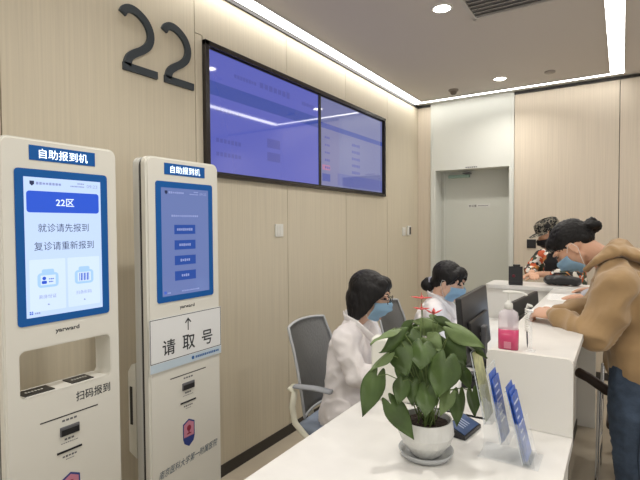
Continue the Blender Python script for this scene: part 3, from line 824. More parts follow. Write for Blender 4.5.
# pen stand with coiled cord
t = thing('pen_stand', 'slim clear pen stand with white curled cord beside the pink sanitizer', 'pen holder', (-.29, 1.935, 1.0163))
obj('post', B(-.006, .006, -.006, .006, .003, .16, .001), ACRY, t)
obj('foot', B(-.018, .018, -.014, .014, .0003, .004, .001), ACRY, t)
bm = bmesh.new()
pts = [Vector((-.012+.008*math.cos(k*.9), .008*math.sin(k*.9), .165-.0013*k)) for k in range(70)]
loft(bm, pts, [.0016]*len(pts), n=6)
obj('cord', bm, WHITE, t, True)
obj('cord_clip', loft(bmesh.new(), [(-.012, 0, .166), (-.01, 0, .176), (.004, 0, .172)], [.004, .006, .005], n=10), WHITE, t, True)
obj('pen', loft(bmesh.new(), [(-.012, 0, .075), (-.010, 0, .03), (-.010, 0, .012)], [.003, .003, .001], n=8), GREYPL, t, True)

# ------------------------------------------------------------------ monitors and desk things
def monitor(label, loc, rz, w, h, tilt=6, stand=.12, grp='black desktop monitors on the worktop', red=False):
    """screen faces local -X; base at z 0"""
    t = thing('computer_monitor', label, 'monitor', loc, rz, grp)
    M = Matrix.Translation((0, 0, stand)) @ Matrix.Rotation(R(tilt), 4, 'Y')
    def tr(bm):
        for v in bm.verts: v.co = M @ v.co
        return bm
    obj('casing', tr(B(-.008, .022, -w/2, w/2, 0, h, .006)), BLKPL, t)
    obj('rear_bulge', tr(B(.018, .036, -w*.36, w*.36, h*.12, h*.6, .010, seg=3)), BLKPL, t)
    obj('screen', tr(B(-.0095, -.0075, -w/2+.012, w/2-.012, .02, h-.012)), mat('monitor_glow', (.02, .02, .02), .2, emit=(.55, .65, .8), es=1.2), t)
    obj('stand_neck', B(.03, .055, -.03, .03, .01, stand+h*.45, .005), GREYPL, t)
    obj('stand_foot', B(-.07, .11, -.11, .11, .0005, .014, .006), BLKPL, t)
    obj('rear_badge', tr(B(.0355, .0365, -.025, .025, h*.28, h*.33)), WHITE, t)
    return t
monitor('black monitor seen from behind in front of the nurse with the hair bun', (-.66, 2.59, .75), R(2), .60, .33, tilt=-5, stand=.06)
monitor('black monitor further along the worktop behind the hand sanitizer', (-.53, 3.30, .75), R(-5), .66, .23, tilt=-4, stand=.045)
t = thing('desk_telephone', 'black office telephone on the worktop behind the leaflet stand', 'telephone', (-.55, 2.25, .75), R(10))
obj('body', prism(bmesh.new(), [(-.08, 0.0005), (.09, 0.0005), (.09, .06), (-.08, .022)], -.08, .08, axis='y'), BLKPL, t)
obj('handset', loft(bmesh.new(), [(.06, -.07, .085), (.03, -.055, .075), (-.03, -.055, .055), (-.065, -.07, .045)], [(.018, .02), (.012, .012), (.012, .012), (.018, .02)], n=12), BLKPL, t, True)
bm = bmesh.new()
for a in range(4):
    for b in range(3): box(bm, -.05+a*.025, -.035+a*.025, .0+b*.022, .015+b*.022, .035+a*.0055, .040+a*.0055)
obj('keypad', bm, GREYPL, t)
t = thing('keyboard', 'slim black keyboard in front of the bun-haired nurse', 'keyboard', (-.82, 2.98, .75), R(90))
obj('tray', B(-.2, .2, -.065, .065, .0005, .014, .004), BLKPL, t)
bm = bmesh.new()
for a in range(14):
    for b in range(4): box(bm, -.185+a*.0265, -.163+a*.0265, -.052+b*.027, -.029+b*.027, .014, .019)
obj('keys', bm, GREYPL, t)
# white case in front of nurse 1
t = thing('desk_equipment_case', 'white rounded equipment case on the worktop in front of the bespectacled nurse', 'office equipment', (-.79, 1.86, .75), R(12))
obj('casing', B(-.122, .13, -.03, .05, .0, .268, .014, seg=4), mat('case_cream', (.76, .75, .68), .45), t, False)
obj('vent_slots', (lambda bm: [box(bm, .05, .11, -.031, -.03, .03+k*.01, .034+k*.01) for k in range(6)] and bm)(bmesh.new()), GREYPL, t)
# counter display black, far
t = thing('counter_terminal', 'black upright payment terminal on the far wing of the counter', 'terminal', (-.715, 4.02, 1.018), R(-78))
obj('body', prism(bmesh.new(), [(-.02, .004), (.035, .004), (.015, .145), (-.01, .145)], -.052, .052, axis='y'), BLKPL, t)
obj('foot', B(-.05, .06, -.05, .05, .0, .008, .002), BLKPL, t)
obj('camera_knob', B(-.012, .018, -.02, .035, .145, .162, .006), BLKPL, t)
obj('indicator', ell(bmesh.new(), (.026, -.015, .07), (.004, .012, .012), n=8), REDD, t, True)
t = thing('black_handbag', 'black handbag lying on the far counter wing beside the patterned jacket', 'bag', (-.40, 4.12, 1.018))
bm = bmesh.new(); loft(bm, [(-.09, 0, .042), (0, 0, .045), (.11, 0, .04)], [(.05, .035), (.055, .042), (.045, .035)], side=(0, 1, 0))
obj('body', voxel(bm, .008, 3, .004, 20), BLKPL, t, True)
obj('handle', loft(bmesh.new(), [(-.07, 0, .07), (-.04, 0, .095), (.03, 0, .10), (.07, 0, .07)], [.006]*4, n=8), BLKPL, t, True)
# papers on shelf
for i, (x, y, rz, lb) in enumerate(((-.31, 3.45, 4, 'open white form pad on the raised counter under the resting hand'), (-.29, 2.95, -3, 'white sheet of paper on the raised counter beyond the woman\'s hands'))):
    t = thing('paper_form', lb, 'paper', (x, y, 1.0165), R(rz), None)
    obj('sheet', B(-.1, .1, -.15, .15, 0, .004 if i == 0 else .0008), PAPER, t)
    bm = bmesh.new()
    for k in range(8): box(bm, -.08, .05+.02*math.sin(k*3), -.12+k*.03, -.116+k*.03, .0042 if i == 0 else .001, .0044 if i == 0 else .0012)
    obj('printed_lines', bm, mat('print_grey', (.55, .55, .55), .8), t)

# ------------------------------------------------------------------ office chairs
def office_chair(label, loc, rz):
    """faces local +X, origin on the floor under the seat"""
    t = thing('office_chair', label, 'office chair', loc, rz, 'grey mesh staff chairs')
    bm = bmesh.new()
    NU, NV = 14, 14; rows = []
    for i in range(NU+1):
        u = i/NU; z = .50+u*.47
        row = []
        for j in range(NV+1):
            q = j/NV*2-1
            hw = .215-.025*u**3 - .02*(1-u)**3
            x = -.245 - .10*(u-.15) + .035*q*q + .02*math.sin(u*PI)
            row.append(bm.verts.new((x, q*hw, z - .012*q*q*(u > .8))))
        rows.append(row)
    for a, b in zip(rows, rows[1:]):
        for j in range(NV): bm.faces.new((a[j], a[j+1], b[j+1], b[j]))
    edge = [rows[i][0].co.copy() for i in range(NU+1)] + [v.co.copy() for v in rows[-1][1:]] + [rows[i][-1].co.copy() for i in range(NU-1, -1, -1)]+[v.co.copy() for v in rows[0][-2:0:-1]]
    bmesh.ops.solidify(bm, geom=bm.faces[:], thickness=.012)
    obj('backrest', bm, MESHF, t, True)
    obj('back_rim', loft(bmesh.new(), edge+[edge[0]], [.008]*(len(edge)+1), n=8), mat('grey_rim', (.42, .43, .44), .5), t, True)
    bm = B(-.22, .25, -.24, .24, .42, .485, .028, seg=4)
    obj('seat', bm, SEATF, t, True)
    for s in (-1, 1):
        y = s*.27
        a = obj('arm_loop', loft(bmesh.new(), [(-.255, s*.20, .66), (-.235, y, .665), (-.20, y+s*.01, .66), (-.215, y+s*.012, .58), (-.20, y+s*.01, .50), (-.13, y, .43), (.02, s*.22, .405)], [(.016, .009)]*7, n=10), CREAM, t, True)
        obj('armrest', loft(bmesh.new(), [(-.20, y, .685), (-.08, y+s*.006, .695), (.0, y, .69)], [(.026, .011)]*3, side=(0, 1, 0), n=12), mat('grey_arm_pad', (.30, .31, .33), .6), a, True)
    obj('spine', loft(bmesh.new(), [(-.12, 0, .40), (-.27, 0, .42), (-.30, 0, .55), (-.315, 0, .72)], [(.03, .012)]*4, side=(0, 1, 0), n=10), CREAM, t, True)
    obj('gas_column', cyl(bmesh.new(), (0, 0), .025, .09, .42, 16), CHROME, t, True)
    for k in range(5):
        a = k*2*PI/5+.3; c = Vector((math.cos(a), math.sin(a), 0))
        f = obj('base_foot', loft(bmesh.new(), [c*.02+Vector((0, 0, .11)), c*.28+Vector((0, 0, .075))], [(.028, .02), (.018, .013)], n=10), CREAM, t, True)
        g = bmesh.new(); sd = Vector((-c.y, c.x, 0)); p = c*.28+Vector((0, 0, .03)); loft(g, [p-sd*.02, p+sd*.02], [.028, .028], n=16, caps=False)
        obj('castor', g, BLKPL, f, True)
    return t
c1 = office_chair('grey mesh office chair with cream arms under the bespectacled nurse in front', (-1.20, 2.205, 0), R(3))
c2 = dup(c1); c2['label'] = 'grey mesh office chair further back, under the nurse with the hair bun'
c2.location = (-1.07, 3.0, 0); c2.rotation_euler = (0, 0, R(2))

# visitor seat
t = thing('visitor_chair', 'visitor chair with curved dark brown arm and chrome legs behind the woman in jeans', 'chair', (.14, 3.12, 0), R(180))
bm = bmesh.new(); box(bm, -.22, .2, -.22, .22, .40, .45, .02)
obj('seat', bm, BROWN, t, True)
def arm(s):
    return loft(bmesh.new(), [(.33, s*.25, .70), (.28, s*.255, .68), (.20, s*.26, .63), (.08, s*.255, .59), (-.1, s*.25, .60), (-.22, s*.24, .645)], [(.016, .027)]*6, side=(0, 1, 0), n=12)
for s in (-1, 1):
    if s > 0: obj('armrest', arm(s), BROWN, t, True)
    obj('leg', loft(bmesh.new(), [(.23, s*.25, .63), (.235, s*.25, .3), (.24, s*.25, .01)], [.011]*3, n=10), CHROME, t, True)
    obj('leg', loft(bmesh.new(), [(-.19, s*.24, .64), (-.2, s*.24, .3), (-.22, s*.24, .01)], [.011]*3, n=10), CHROME, t, True)
obj('backrest', loft(bmesh.new(), [(-.22, -.24, .75), (-.27, 0, .77), (-.22, .24, .75)], [(.09, .014)]*3, side=(0, 0, 1), n=12), BROWN, t, True)
obj('stretcher', loft(bmesh.new(), [(.235, -.25, .2), (.235, .25, .2)], [.009]*2, n=8), CHROME, t, True)

# ------------------------------------------------------------------ people
def hand(bm, w, fwd, nrm, side, curl=.5, size=1.0, spread=.12, thumb_dir=1):
    """w wrist, fwd towards fingers, nrm back of hand, side = thumb side"""
    fwd = Vector(fwd).normalized(); nrm = Vector(nrm); nrm = (nrm-fwd*nrm.dot(fwd)).normalized(); sd = fwd.cross(nrm).normalized()
    if sd.dot(Vector(side)) < 0: sd = -sd
    S_ = size; w = Vector(w)
    loft(bm, [w, w+fwd*.03*S_, w+fwd*.085*S_], [(.024*S_, .018*S_), (.036*S_, .016*S_), (.040*S_, .012*S_)], side=sd, n=14)
    for k, (off, L) in enumerate(((.030, .072), (.010, .080), (-.010, .074), (-.029, .058))):
        p = w+fwd*.084*S_+sd*off*S_; dirn = (fwd+sd*off*spread*14).normalized(); pts = [p-fwd*.015*S_]; c = 0
        pts.append(p)
        for sg in (.42, .33, .25):
            c += curl*(.9 if sg > .4 else .8)
            d_ = (dirn*math.cos(c) - nrm*math.sin(c)).normalized()
            p = p+d_*L*sg*S_; pts.append(p)
        loft(bm, pts, [.0092*S_, .0092*S_, .0086*S_, .008*S_, .007*S_], n=10)
    p = w+fwd*.025*S_+sd*.028*S_; pts = [p]; d_ = (fwd*.65+sd*.7-nrm*.3*thumb_dir).normalized()
    for sg in (.034, .030, .024):
        p = p+d_*sg*S_; pts.append(p); d_ = (d_+fwd*.35-nrm*.25*thumb_dir).normalized()
    loft(bm, pts, [.013*S_, .0115*S_, .0098*S_, .0082*S_], n=10)

def head_prims(bm, M, female=True):
    def e(c, r, rot=None):
        g = bmesh.new(); ell(g, c, r, rot, 12)
        for v in g.verts: v.co = M @ v.co
        m_ = bpy.data.meshes.new('q'); g.to_mesh(m_); g.free(); bm.from_mesh(m_); bpy.data.meshes.remove(m_)
    def l(pts, rad, side=None):
        s = (M.to_3x3() @ Vector(side)) if side else None
        loft(bm, [M @ Vector(p) for p in pts], rad, side=s, n=12)
    e((-.018, 0, .03), (.092, .073, .085))
    e((.02, 0, -.02), (.065, .062, .085))
    e((.035, 0, -.065), (.045, .048, .045))
    e((.058, 0, -.094), (.02, .02, .018))
    l([(.0, .045, -.05), (.04, .03, -.088)], [.022, .02]); l([(.0, -.045, -.05), (.04, -.03, -.088)], [.022, .02])
    l([(.082, 0, .018), (.094, 0, -.008), (.104, 0, -.03)], [.007, .009, .012]); e((.094, .010, -.034), (.011, .008, .008)); e((.094, -.010, -.034), (.011, .008, .008))
    e((.082, 0, -.062), (.012, .022, .007)); e((.08, 0, -.071), (.012, .018, .007))
    e((.07, .03, .035), (.02, .026, .008)); e((.07, -.03, .035), (.02, .026, .008))
    e((.06, .038, -.02), (.022, .02, .02)); e((.06, -.038, -.02), (.022, .02, .02))
    for s in (-1, 1):
        rot = Matrix.Rotation(s*.35, 3, 'Z')
        e((-.008, s*.073, -.006), (.018, .007, .031), rot); e((-.004, s*.074, -.03), (.009, .007, .012), rot)

def mask_obj(M, parent, name='face_mask'):
    bm = bmesh.new(); NU, NV = 20, 16; rows = []
    for i in range(NV+1):
        v = i/NV; z = .002 - v*.112
        row = []
        for j in range(NU+1):
            q = j/NU*2-1; th = q*1.28
            wide = 1-.10*abs(v-.5)*2
            base = .082 + .030*math.exp(-((v-.28)/.33)**2) - .028*v**2
            rx = base*(1 if True else 1); ry = .076*wide*(1-.10*v)
            pl = .0035*math.sin(v*PI*7)*(1-abs(q)**3)
            x = (rx+pl)*math.cos(th)**(.75) + .010*0
            row.append(bm.verts.new(M @ Vector((x+.012*(1-abs(q)), ry*math.sin(th), z + .012*abs(q)**2*(1-2*v)*-1))))
        rows.append(row)
    for a, b in zip(rows, rows[1:]):
        for j in range(NU): bm.faces.new((a[j], a[j+1], b[j+1], b[j]))
    bmesh.ops.solidify(bm, geom=bm.faces[:], thickness=-.002)
    bmesh.ops.recalc_face_normals(bm, faces=bm.faces)
    o = obj(name, bm, MASK, parent, True, label='pale blue pleated surgical mask')
    for s in (-1, 1):
        obj('ear_loop', loft(bmesh.new(), [M @ Vector(p) for p in ((.028, s*.073, -.002), (.0, s*.079, .018), (-.022, s*.082, .012), (-.024, s*.082, -.02), (.0, s*.077, -.055), (.024, s*.068, -.095))], [.0013]*6, n=6), WHITE, o, True)
    return o

def eyes(M, parent, closed=.5):
    for s in (-1, 1):
        g = bmesh.new(); ell(g, (0, 0, 0), (.008, .012, .0055*closed+.002), None, 8)
        rot = Matrix.Rotation(s*.3, 4, 'Z')
        for v in g.verts: v.co = M @ Matrix.Translation((.0795, s*.032, .017)) @ rot @ v.co
        obj('eye', g, mat('eye_dark', (.03, .02, .018), .2), parent, True)
        obj('eyebrow', loft(bmesh.new(), [M @ Vector(p) for p in ((.088, s*.016, .038), (.084, s*.034, .043), (.071, s*.05, .037))], [(.0015, .003), (.0015, .0032), (.001, .002)], n=6), HAIR, parent, True)

def headM(loc, yaw, pitch, roll=0):
    return Matrix.Translation(Vector(loc)) @ Matrix.Rotation(yaw, 4, 'Z') @ Matrix.Rotation(pitch, 4, 'Y') @ Matrix.Rotation(roll, 4, 'X')

def lower_seated(bm, px=0, z=.53, r=1.0, shoes=None):
    """thighs, shins from a seated pelvis at local x=px"""
    for s in (-1, 1):
        loft(bm, [(px, s*.09, z), (px+.22, s*.10, z+.01), (px+.42, s*.10, z+.0)], [.078*r, .07*r, .055*r])
        loft(bm, [(px+.42, s*.10, z), (px+.40, s*.10, .3), (px+.36, s*.10, .09)], [.054*r, .05*r, .036*r])

def shoe(parent, p, yaw, m):
    bm = bmesh.new(); c, s_ = math.cos(yaw), math.sin(yaw)
    f = Vector((c, s_, 0)); p = Vector(p)
    loft(bm, [p-f*.05+Vector((0, 0, .045)), p+f*.03+Vector((0, 0, .045)), p+f*.15+Vector((0, 0, .032))], [(.036, .042), (.042, .042), (.036, .03)], side=(-s_, c, 0), n=16)
    obj('shoe', bm, m, parent, True)

# --- nurse, seated. local +X forward
def nurse(label, loc, rz, headloc, hyaw, hpitch, hair_style, arms, lean):
    t = thing('person', label, 'person', loc, rz)
    M = headM(headloc, hyaw, hpitch)
    H = Vector(headloc)
    nb = lean[-1]  # neck base
    bm = bmesh.new()
    head_prims(bm, M)
    neck_top = M @ Vector((-.03, 0, -.06))
    loft(bm, [Vector(nb), neck_top], [.052, .050])
    loft(bm, [lean[0], lean[1], lean[2], nb], [(.13, .10), (.12, .085), (.15, .09), (.07, .05)], side=(0, 1, 0))
    lower_seated(bm, lean[0][0], .545, .9)
    for s, (sh, el, wr, fd, cu) in arms:
        loft(bm, [sh, el], [.042, .036]); loft(bm, [el, wr], [.036, .024])
        hand(bm, wr, fd, (0, 0, 1), (0, -s, .1), cu)
    obj('body', voxel(bm, .0055, 2), SKIN2, t, True)
    # trousers
    bm = bmesh.new(); lower_seated(bm, lean[0][0], .545, 1.05)
    obj('trousers', voxel(bm, .012, 3), mat('nurse_trousers', (.62, .60, .60), .85), t, True)
    for s in (-1, 1): shoe(t, (lean[0][0]+.37, s*.10, 0), 0, WHITE)
    # coat
    bm = bmesh.new()
    loft(bm, [(lean[0][0]-.02, 0, lean[0][2]-.07), lean[0], lean[1], lean[2], (nb[0]-.005, 0, nb[2]-.02)], [(.17, .125), (.165, .122), (.15, .11), (.165, .105), (.08, .065)], side=(0, 1, 0), n=24)
    for s in (-1, 1): loft(bm, [(lean[0][0], s*.09, .55), (lean[0][0]+.25, s*.10, .56)], [.105, .095])
    for s, (sh, el, wr, fd, cu) in arms:
        sh = Vector(sh); el = Vector(el); wr = Vector(wr)
        loft(bm, [Vector((nb[0]-.01, s*.05, nb[2]-.045)), sh], [.055, .062]); loft(bm, [sh, sh.lerp(el, .5)+Vector((-.005, 0, 0)), el], [.062, .057, .052]); loft(bm, [el, el.lerp(wr, .55), wr-(wr-el)*.02], [.052, .046, .040])
    ct = obj('coat', voxel(bm, .009, 3, .009, 13, (1, 1, .7), seed=loc[0]*7), COATM, t, True)
    # collar
    bm = bmesh.new()
    for s in (-1, 1):
        N_ = Vector(nb)
        pts = [N_+Vector((-.070, s*.01, .035)), N_+Vector((-.045, s*.058, .03)), N_+Vector((.02, s*.068, .005)), N_+Vector((.085, s*.035, -.06)), N_+Vector((.105, s*.012, -.12))]
        loft(bm, pts, [(.022, .005), (.024, .006), (.026, .006), (.024, .005), (.012, .004)], side=(0, s*.5, 1), n=12)
    obj('collar', bm, mat('white_collar', (.82, .79, .78), .85), ct, True)
    # hair
    def T(p): return M @ Vector(p)
    sv = M.to_3x3() @ Vector((0, 1, 0)); fv = M.to_3x3() @ Vector((1, 0, 0))
    bm = bmesh.new()
    def he(c, r):
        g = bmesh.new(); ell(g, c, r, None, 14)
        for v in g.verts: v.co = M @ v.co
        m_ = bpy.data.meshes.new('q'); g.to_mesh(m_); g.free(); bm.from_mesh(m_)
    he((-.028, 0, .042), (.100, .086, .092))
    he((.042, 0, .085), (.045, .062, .036))
    if hair_style == 'bob':
        he((-.06, 0, -.02), (.068, .082, .075))
        loft(bm, [T((-.065, 0, .0)), T((-.07, 0, -.06)), T((-.062, 0, -.115))], [(.078, .05), (.076, .046), (.06, .03)], side=sv)
        for s in (-1, 1):
            loft(bm, [T((.005, s*.068, .06)), T((-.004, s*.078, .0)), T((-.022, s*.07, -.06)), T((-.035, s*.062, -.105))], [(.052, .020), (.050, .018), (.042, .02), (.024, .018)], side=fv)
            loft(bm, [T((.058, s*.04, .088)), T((.06, s*.058, .04)), T((.04, s*.070, .0))], [(.022, .012), (.018, .010), (.008, .005)], side=fv)
        he((.066, 0, .078), (.024, .052, .024))
    else:
        he((-.065, 0, -.01), (.05, .066, .06))
        loft(bm, [T((-.08, 0, -.02)), T((-.115, 0, -.045)), T((-.14, 0, -.05))], [(.04, .035), (.024, .022), (.024, .024)], side=sv)
        he((-.128, 0, -.078), (.046, .040, .042))
        for s in (-1, 1):
            loft(bm, [T((.03, s*.06, .075)), T((.02, s*.076, .03)), T((.012, s*.076, -.005))], [(.03, .014), (.022, .010), (.007, .004)], side=fv)
            loft(bm, [T((.066, s*.03, .09)), T((.078, s*.045, .05)), T((.072, s*.058, .01))], [(.018, .009), (.012, .006), (.004, .003)], side=fv)
        he((.064, 0, .082), (.026, .05, .022))
    hr = obj('hair', voxel(bm, .006, 3, .0018, 60, (1, 1, .3)), HAIR, t, True)
    if hair_style != 'bob':
        obj('hair_tie', loft(bmesh.new(), [T((-.112, 0, -.040)), T((-.122, 0, -.045))], [.029, .029], n=16, caps=False), mat('hair_tie_grey', (.30, .30, .36), .6), hr, True)
    mask_obj(M, t); eyes(M, t)
    return t, M
arms1 = [(-1, ((.08, -.15, .94), (.15, -.18, .775), (.335, -.10, .79), (1, .25, -.05), .35)), (1, ((.08, .15, .94), (.15, .18, .775), (.36, .08, .79), (1, -.3, -.05), .35))]
t, M1 = nurse('person with a black bob, glasses, blue mask and white coat seated at the worktop', (-1.235, 2.14, 0), R(6), (.16, .0, 1.135), R(6), R(14), 'bob', arms1,
      [(.03, 0, .57), (.035, 0, .70), (.055, 0, .88), (.085, 0, 1.0)])
# glasses
g = obj('glasses', loft(bmesh.new(), [M1 @ Vector((.100, math.cos(a*PI/10)*.0225+.032, .013+math.sin(a*PI/10)*.018)) for a in range(21)], [.0017]*21, n=6), BLKPL, t, True)
obj('lens_rim', loft(bmesh.new(), [M1 @ Vector((.100, math.cos(a*PI/10)*.0225-.032, .013+math.sin(a*PI/10)*.018)) for a in range(21)], [.0017]*21, n=6), BLKPL, g, True)
for s in (-1, 1):
    obj('temple_arm', loft(bmesh.new(), [M1 @ Vector(p) for p in ((.100, s*.054, .018), (.06, s*.072, .018), (.0, s*.082, .012))], [.0015]*3, n=6), BLKPL, g, True)
obj('bridge', loft(bmesh.new(), [M1 @ Vector(p) for p in ((.100, -.010, .018), (.104, 0, .021), (.100, .010, .018))], [.0013]*3, n=6), BLKPL, g, True)
arms2 = [(-1, ((.08, -.155, .95), (.13, -.18, .79), (.22, -.06, .795), (1, .2, -.05), .35)), (1, ((.08, .155, .95), (.13, .18, .79), (.22, .08, .795), (1, -.2, -.05), .35))]
nurse('person with a low hair bun, blue mask and white coat behind the black monitor', (-1.09, 3.0, 0), R(4), (.155, -.01, 1.13), R(-6), R(20), 'bun', arms2,
      [(.0, 0, .57), (.01, 0, .72), (.05, 0, .90), (.085, 0, 1.015)])

# --- woman in caramel hoodie. world facing -x
t = thing('person', 'woman in a caramel hoodie and dark jeans leaning over the raised counter', 'person', (.085, 2.62, 0), R(180))
HM = headM((.288, .0, 1.383), R(-2), R(51))
bm = bmesh.new(); head_prims(bm, HM)
loft(bm, [(.10, 0, 1.285), (.17, 0, 1.34), HM @ Vector((-.035, 0, -.05))], [.06, .055, .055])
loft(bm, [(0, 0, .88), (0, 0, 1.02), (.03, 0, 1.16), (.09, 0, 1.27)], [(.14, .10), (.12, .09), (.15, .10), (.10, .07)], side=(0, 1, 0))
for s in (-1, 1):
    loft(bm, [(0, s*.085, .86), (.02, s*.095, .47), (-.01, s*.10, .09)], [.085, .058, .038])
    ell(bm, (.05, s*.10, .04), (.11, .04, .035), None, 10)
armsH = [(1, (.10, .17, 1.225), (.185, .205, 1.0), (.365, .11, 1.065)), (-1, (.12, -.17, 1.22), (.19, -.18, 1.05), (.36, -.01, 1.062))]
for s, sh, el, wr in armsH:
    loft(bm, [sh, el], [.045, .038]); loft(bm, [el, wr], [.038, .025])
hand(bm, (.36, .115, 1.062), (.8, -.28, .05), (.1, .5, .85), (.3, -.5, .8), .75, .95)
hand(bm, (.355, -.005, 1.06), (.85, .15, .02), (0, -.45, .9), (.3, .6, .7), .6, .95)
obj('body', voxel(bm, .005, 1), SKIN, t, True)
bm = bmesh.new()
loft(bm, [(.015, 0, .86), (.01, 0, .93), (0, 0, 1.03), (.02, 0, 1.14), (.065, 0, 1.235), (.115, 0, 1.30)], [(.185, .135), (.19, .14), (.19, .14), (.195, .14), (.175, .115), (.095, .075)], side=(0, 1, 0), n=28)
loft(bm, [(.01, 0, .85), (.01, 0, .87)], [(.178, .125), (.185, .132)], side=(0, 1, 0), n=24)
for s, sh, el, wr in armsH:
    sh, el, wr = Vector(sh), Vector(el), Vector(wr)
    loft(bm, [Vector((.10, s*.07, 1.265)), sh], [.075, .082]); loft(bm, [sh, sh.lerp(el, .5)+Vector((-.01, 0, -.005)), el+Vector((-.005, 0, .01))], [.082, .083, .074]); loft(bm, [el+Vector((0, 0, .008)), el.lerp(wr, .5)+Vector((0, 0, -.004 if s > 0 else 0)), el.lerp(wr, .85)], [.068, .058, .042])
hd = obj('hoodie', voxel(bm, .008, 3, .011, 9, (1, 1, 1), 3), HOOD, t, True)
for s, sh, el, wr in armsH:
    el, wr = Vector(el), Vector(wr)
    obj('cuff', loft(bmesh.new(), [el.lerp(wr, .82), el.lerp(wr, .97)], [.038, .033], n=24), HOOD, hd, True)
bm = bmesh.new()
loft(bm, [(.225, .08, 1.285), (.18, .10, 1.335), (.12, .088, 1.375), (.085, 0, 1.40), (.12, -.088, 1.375), (.18, -.10, 1.335), (.225, -.08, 1.285)], [(.012, .022), (.018, .028), (.026, .042), (.03, .05), (.026, .042), (.018, .028), (.012, .022)], side=(-.3, 0, 1), n=16)
loft(bm, [(.09, 0, 1.375), (.0, 0, 1.345), (-.07, 0, 1.28)], [(.11, .035), (.10, .03), (.06, .022)], side=(0, 1, 0), n=20)
obj('hood', voxel(bm, .007, 3, .004, 14), HOOD, hd, True)
bm = bmesh.new()
loft(bm, [(.0, 0, .84), (0, 0, .96)], [(.155, .11), (.14, .10)], side=(0, 1, 0), n=24)
for s in (-1, 1): loft(bm, [(.02, s*.085, .86), (.03, s*.092, .66), (.03, s*.095, .47), (.0, s*.10, .10)], [(.09, .105), (.09, .105), (.078, .085), (.068, .07)], side=(0, 1, 0))
jn = obj('jeans', voxel(bm, .008, 3, .0035, 14, (1, 1, 1.6), 5), JEANS, t, True)
obj('side_seam', loft(bmesh.new(), [(-.005, .19, .85), (.005, .185, .66), (.015, .176, .47), (-.01, .168, .12)], [.0022]*4, n=6), mat('denim_seam', (.02, .03, .05), .9), jn, True)
for s in (-1, 1): shoe(t, (-.01, s*.10, 0), 0, WHITE)
def HT(p): return HM @ Vector(p)
bm = bmesh.new()
def he2(c, r, bm):
    g = bmesh.new(); ell(g, c, r, None, 14)
    for v in g.verts: v.co = HM @ v.co
    m_ = bpy.data.meshes.new('q'); g.to_mesh(m_); g.free(); bm.from_mesh(m_)
he2((-.028, 0, .046), (.100, .080, .084), bm); he2((.030, 0, .078), (.052, .060, .036), bm)
he2((-.07, 0, .0), (.05, .062, .05), bm); he2((-.02, 0, .05), (.07, .081, .05), bm)
for k in range(9):
    a = k*2*PI/9
    he2((-.142+.012*math.sin(a*2), .024*math.cos(a), .004+.022*math.sin(a)), (.020, .019, .018), bm)
he2((-.118, 0, .008), (.035, .026, .026), bm)
sv = HM.to_3x3() @ Vector((0, 1, 0))
obj('hair', voxel(bm, .0055, 2, .0022, 70, (1, .4, 1)), HAIR, t, True)
mask_obj(HM, t); eyes(HM, t, .2)
# paper slip / phone in her hands
tt = thing('patient_card', 'small white card with a dark edge held in the hands of the hoodie woman', 'card', (-.375, 2.565, 1.062), R(15))
obj('card', B(-.03, .03, -.045, .045, 0, .003), PAPER, tt)
obj('card_stripe', B(-.03, .03, -.042, -.03, .0031, .0035), DARK, tt)

# --- person in light grey, mostly hidden behind the hoodie woman
t = thing('person', 'person in a pale grey top leaning mostly hidden beyond the hoodie woman', 'person', (.17, 3.60, 0), R(180))
GM = headM((.43, .02, 1.32), 0, R(60))
bm = bmesh.new(); head_prims(bm, GM)
loft(bm, [(.26, 0, 1.27), GM @ Vector((-.03, 0, -.05))], [.06, .055])
loft(bm, [(0, 0, .9), (.03, 0, 1.1), (.22, 0, 1.26)], [(.14, .10), (.14, .10), (.1, .07)], side=(0, 1, 0))
for s in (-1, 1):
    loft(bm, [(0, s*.085, .86), (.02, s*.095, .47), (-.01, s*.10, .09)], [.085, .058, .038]); ell(bm, (.05, s*.10, .04), (.11, .04, .035), None, 10)
aG = [(1, (.22, .17, 1.23), (.20, .24, 1.08), (.36, .22, 1.05)), (-1, (.22, -.17, 1.23), (.20, -.24, 1.08), (.33, -.18, 1.05))]
for s, sh, el, wr in aG: loft(bm, [sh, el], [.045, .038]); loft(bm, [el, wr], [.038, .025])
hand(bm, (.355, .22, 1.046), (1, .1, -.1), (0, 0, 1), (0, -1, 0), .25); hand(bm, (.325, -.18, 1.046), (1, .1, -.1), (0, 0, 1), (0, 1, 0), .25)
obj('body', voxel(bm, .006, 1), SKIN, t, True)
bm = bmesh.new()
loft(bm, [(.0, 0, .86), (.0, 0, 1.04), (.06, 0, 1.18), (.17, 0, 1.25), (.27, 0, 1.28)], [(.18, .13), (.19, .13), (.20, .13), (.18, .11), (.09, .075)], side=(0, 1, 0), n=24)
for s, sh, el, wr in aG:
    sh, el, wr = Vector(sh), Vector(el), Vector(wr)
    loft(bm, [sh, el], [.075, .062]); loft(bm, [el, el.lerp(wr, .9)], [.058, .04])
obj('top', voxel(bm, .01, 3, .005, 10), GREYC, t, True)
bm = bmesh.new()
for s in (-1, 1): loft(bm, [(.0, s*.085, .90), (.02, s*.095, .47), (-.01, s*.10, .10)], [.115, .085, .07])
obj('trousers', voxel(bm, .01, 3), mat('black_trousers', (.03, .03, .035), .9), t, True)
for s in (-1, 1): shoe(t, (-.01, s*.10, 0), 0, BLKPL)
bm = bmesh.new(); g = bmesh.new(); ell(g, (-.028, 0, .044), (.1, .082, .086), None, 12)
for v in g.verts: v.co = GM @ v.co
obj('hair', g, HAIR, t, True)
bm.free()
mask_obj(GM, t)

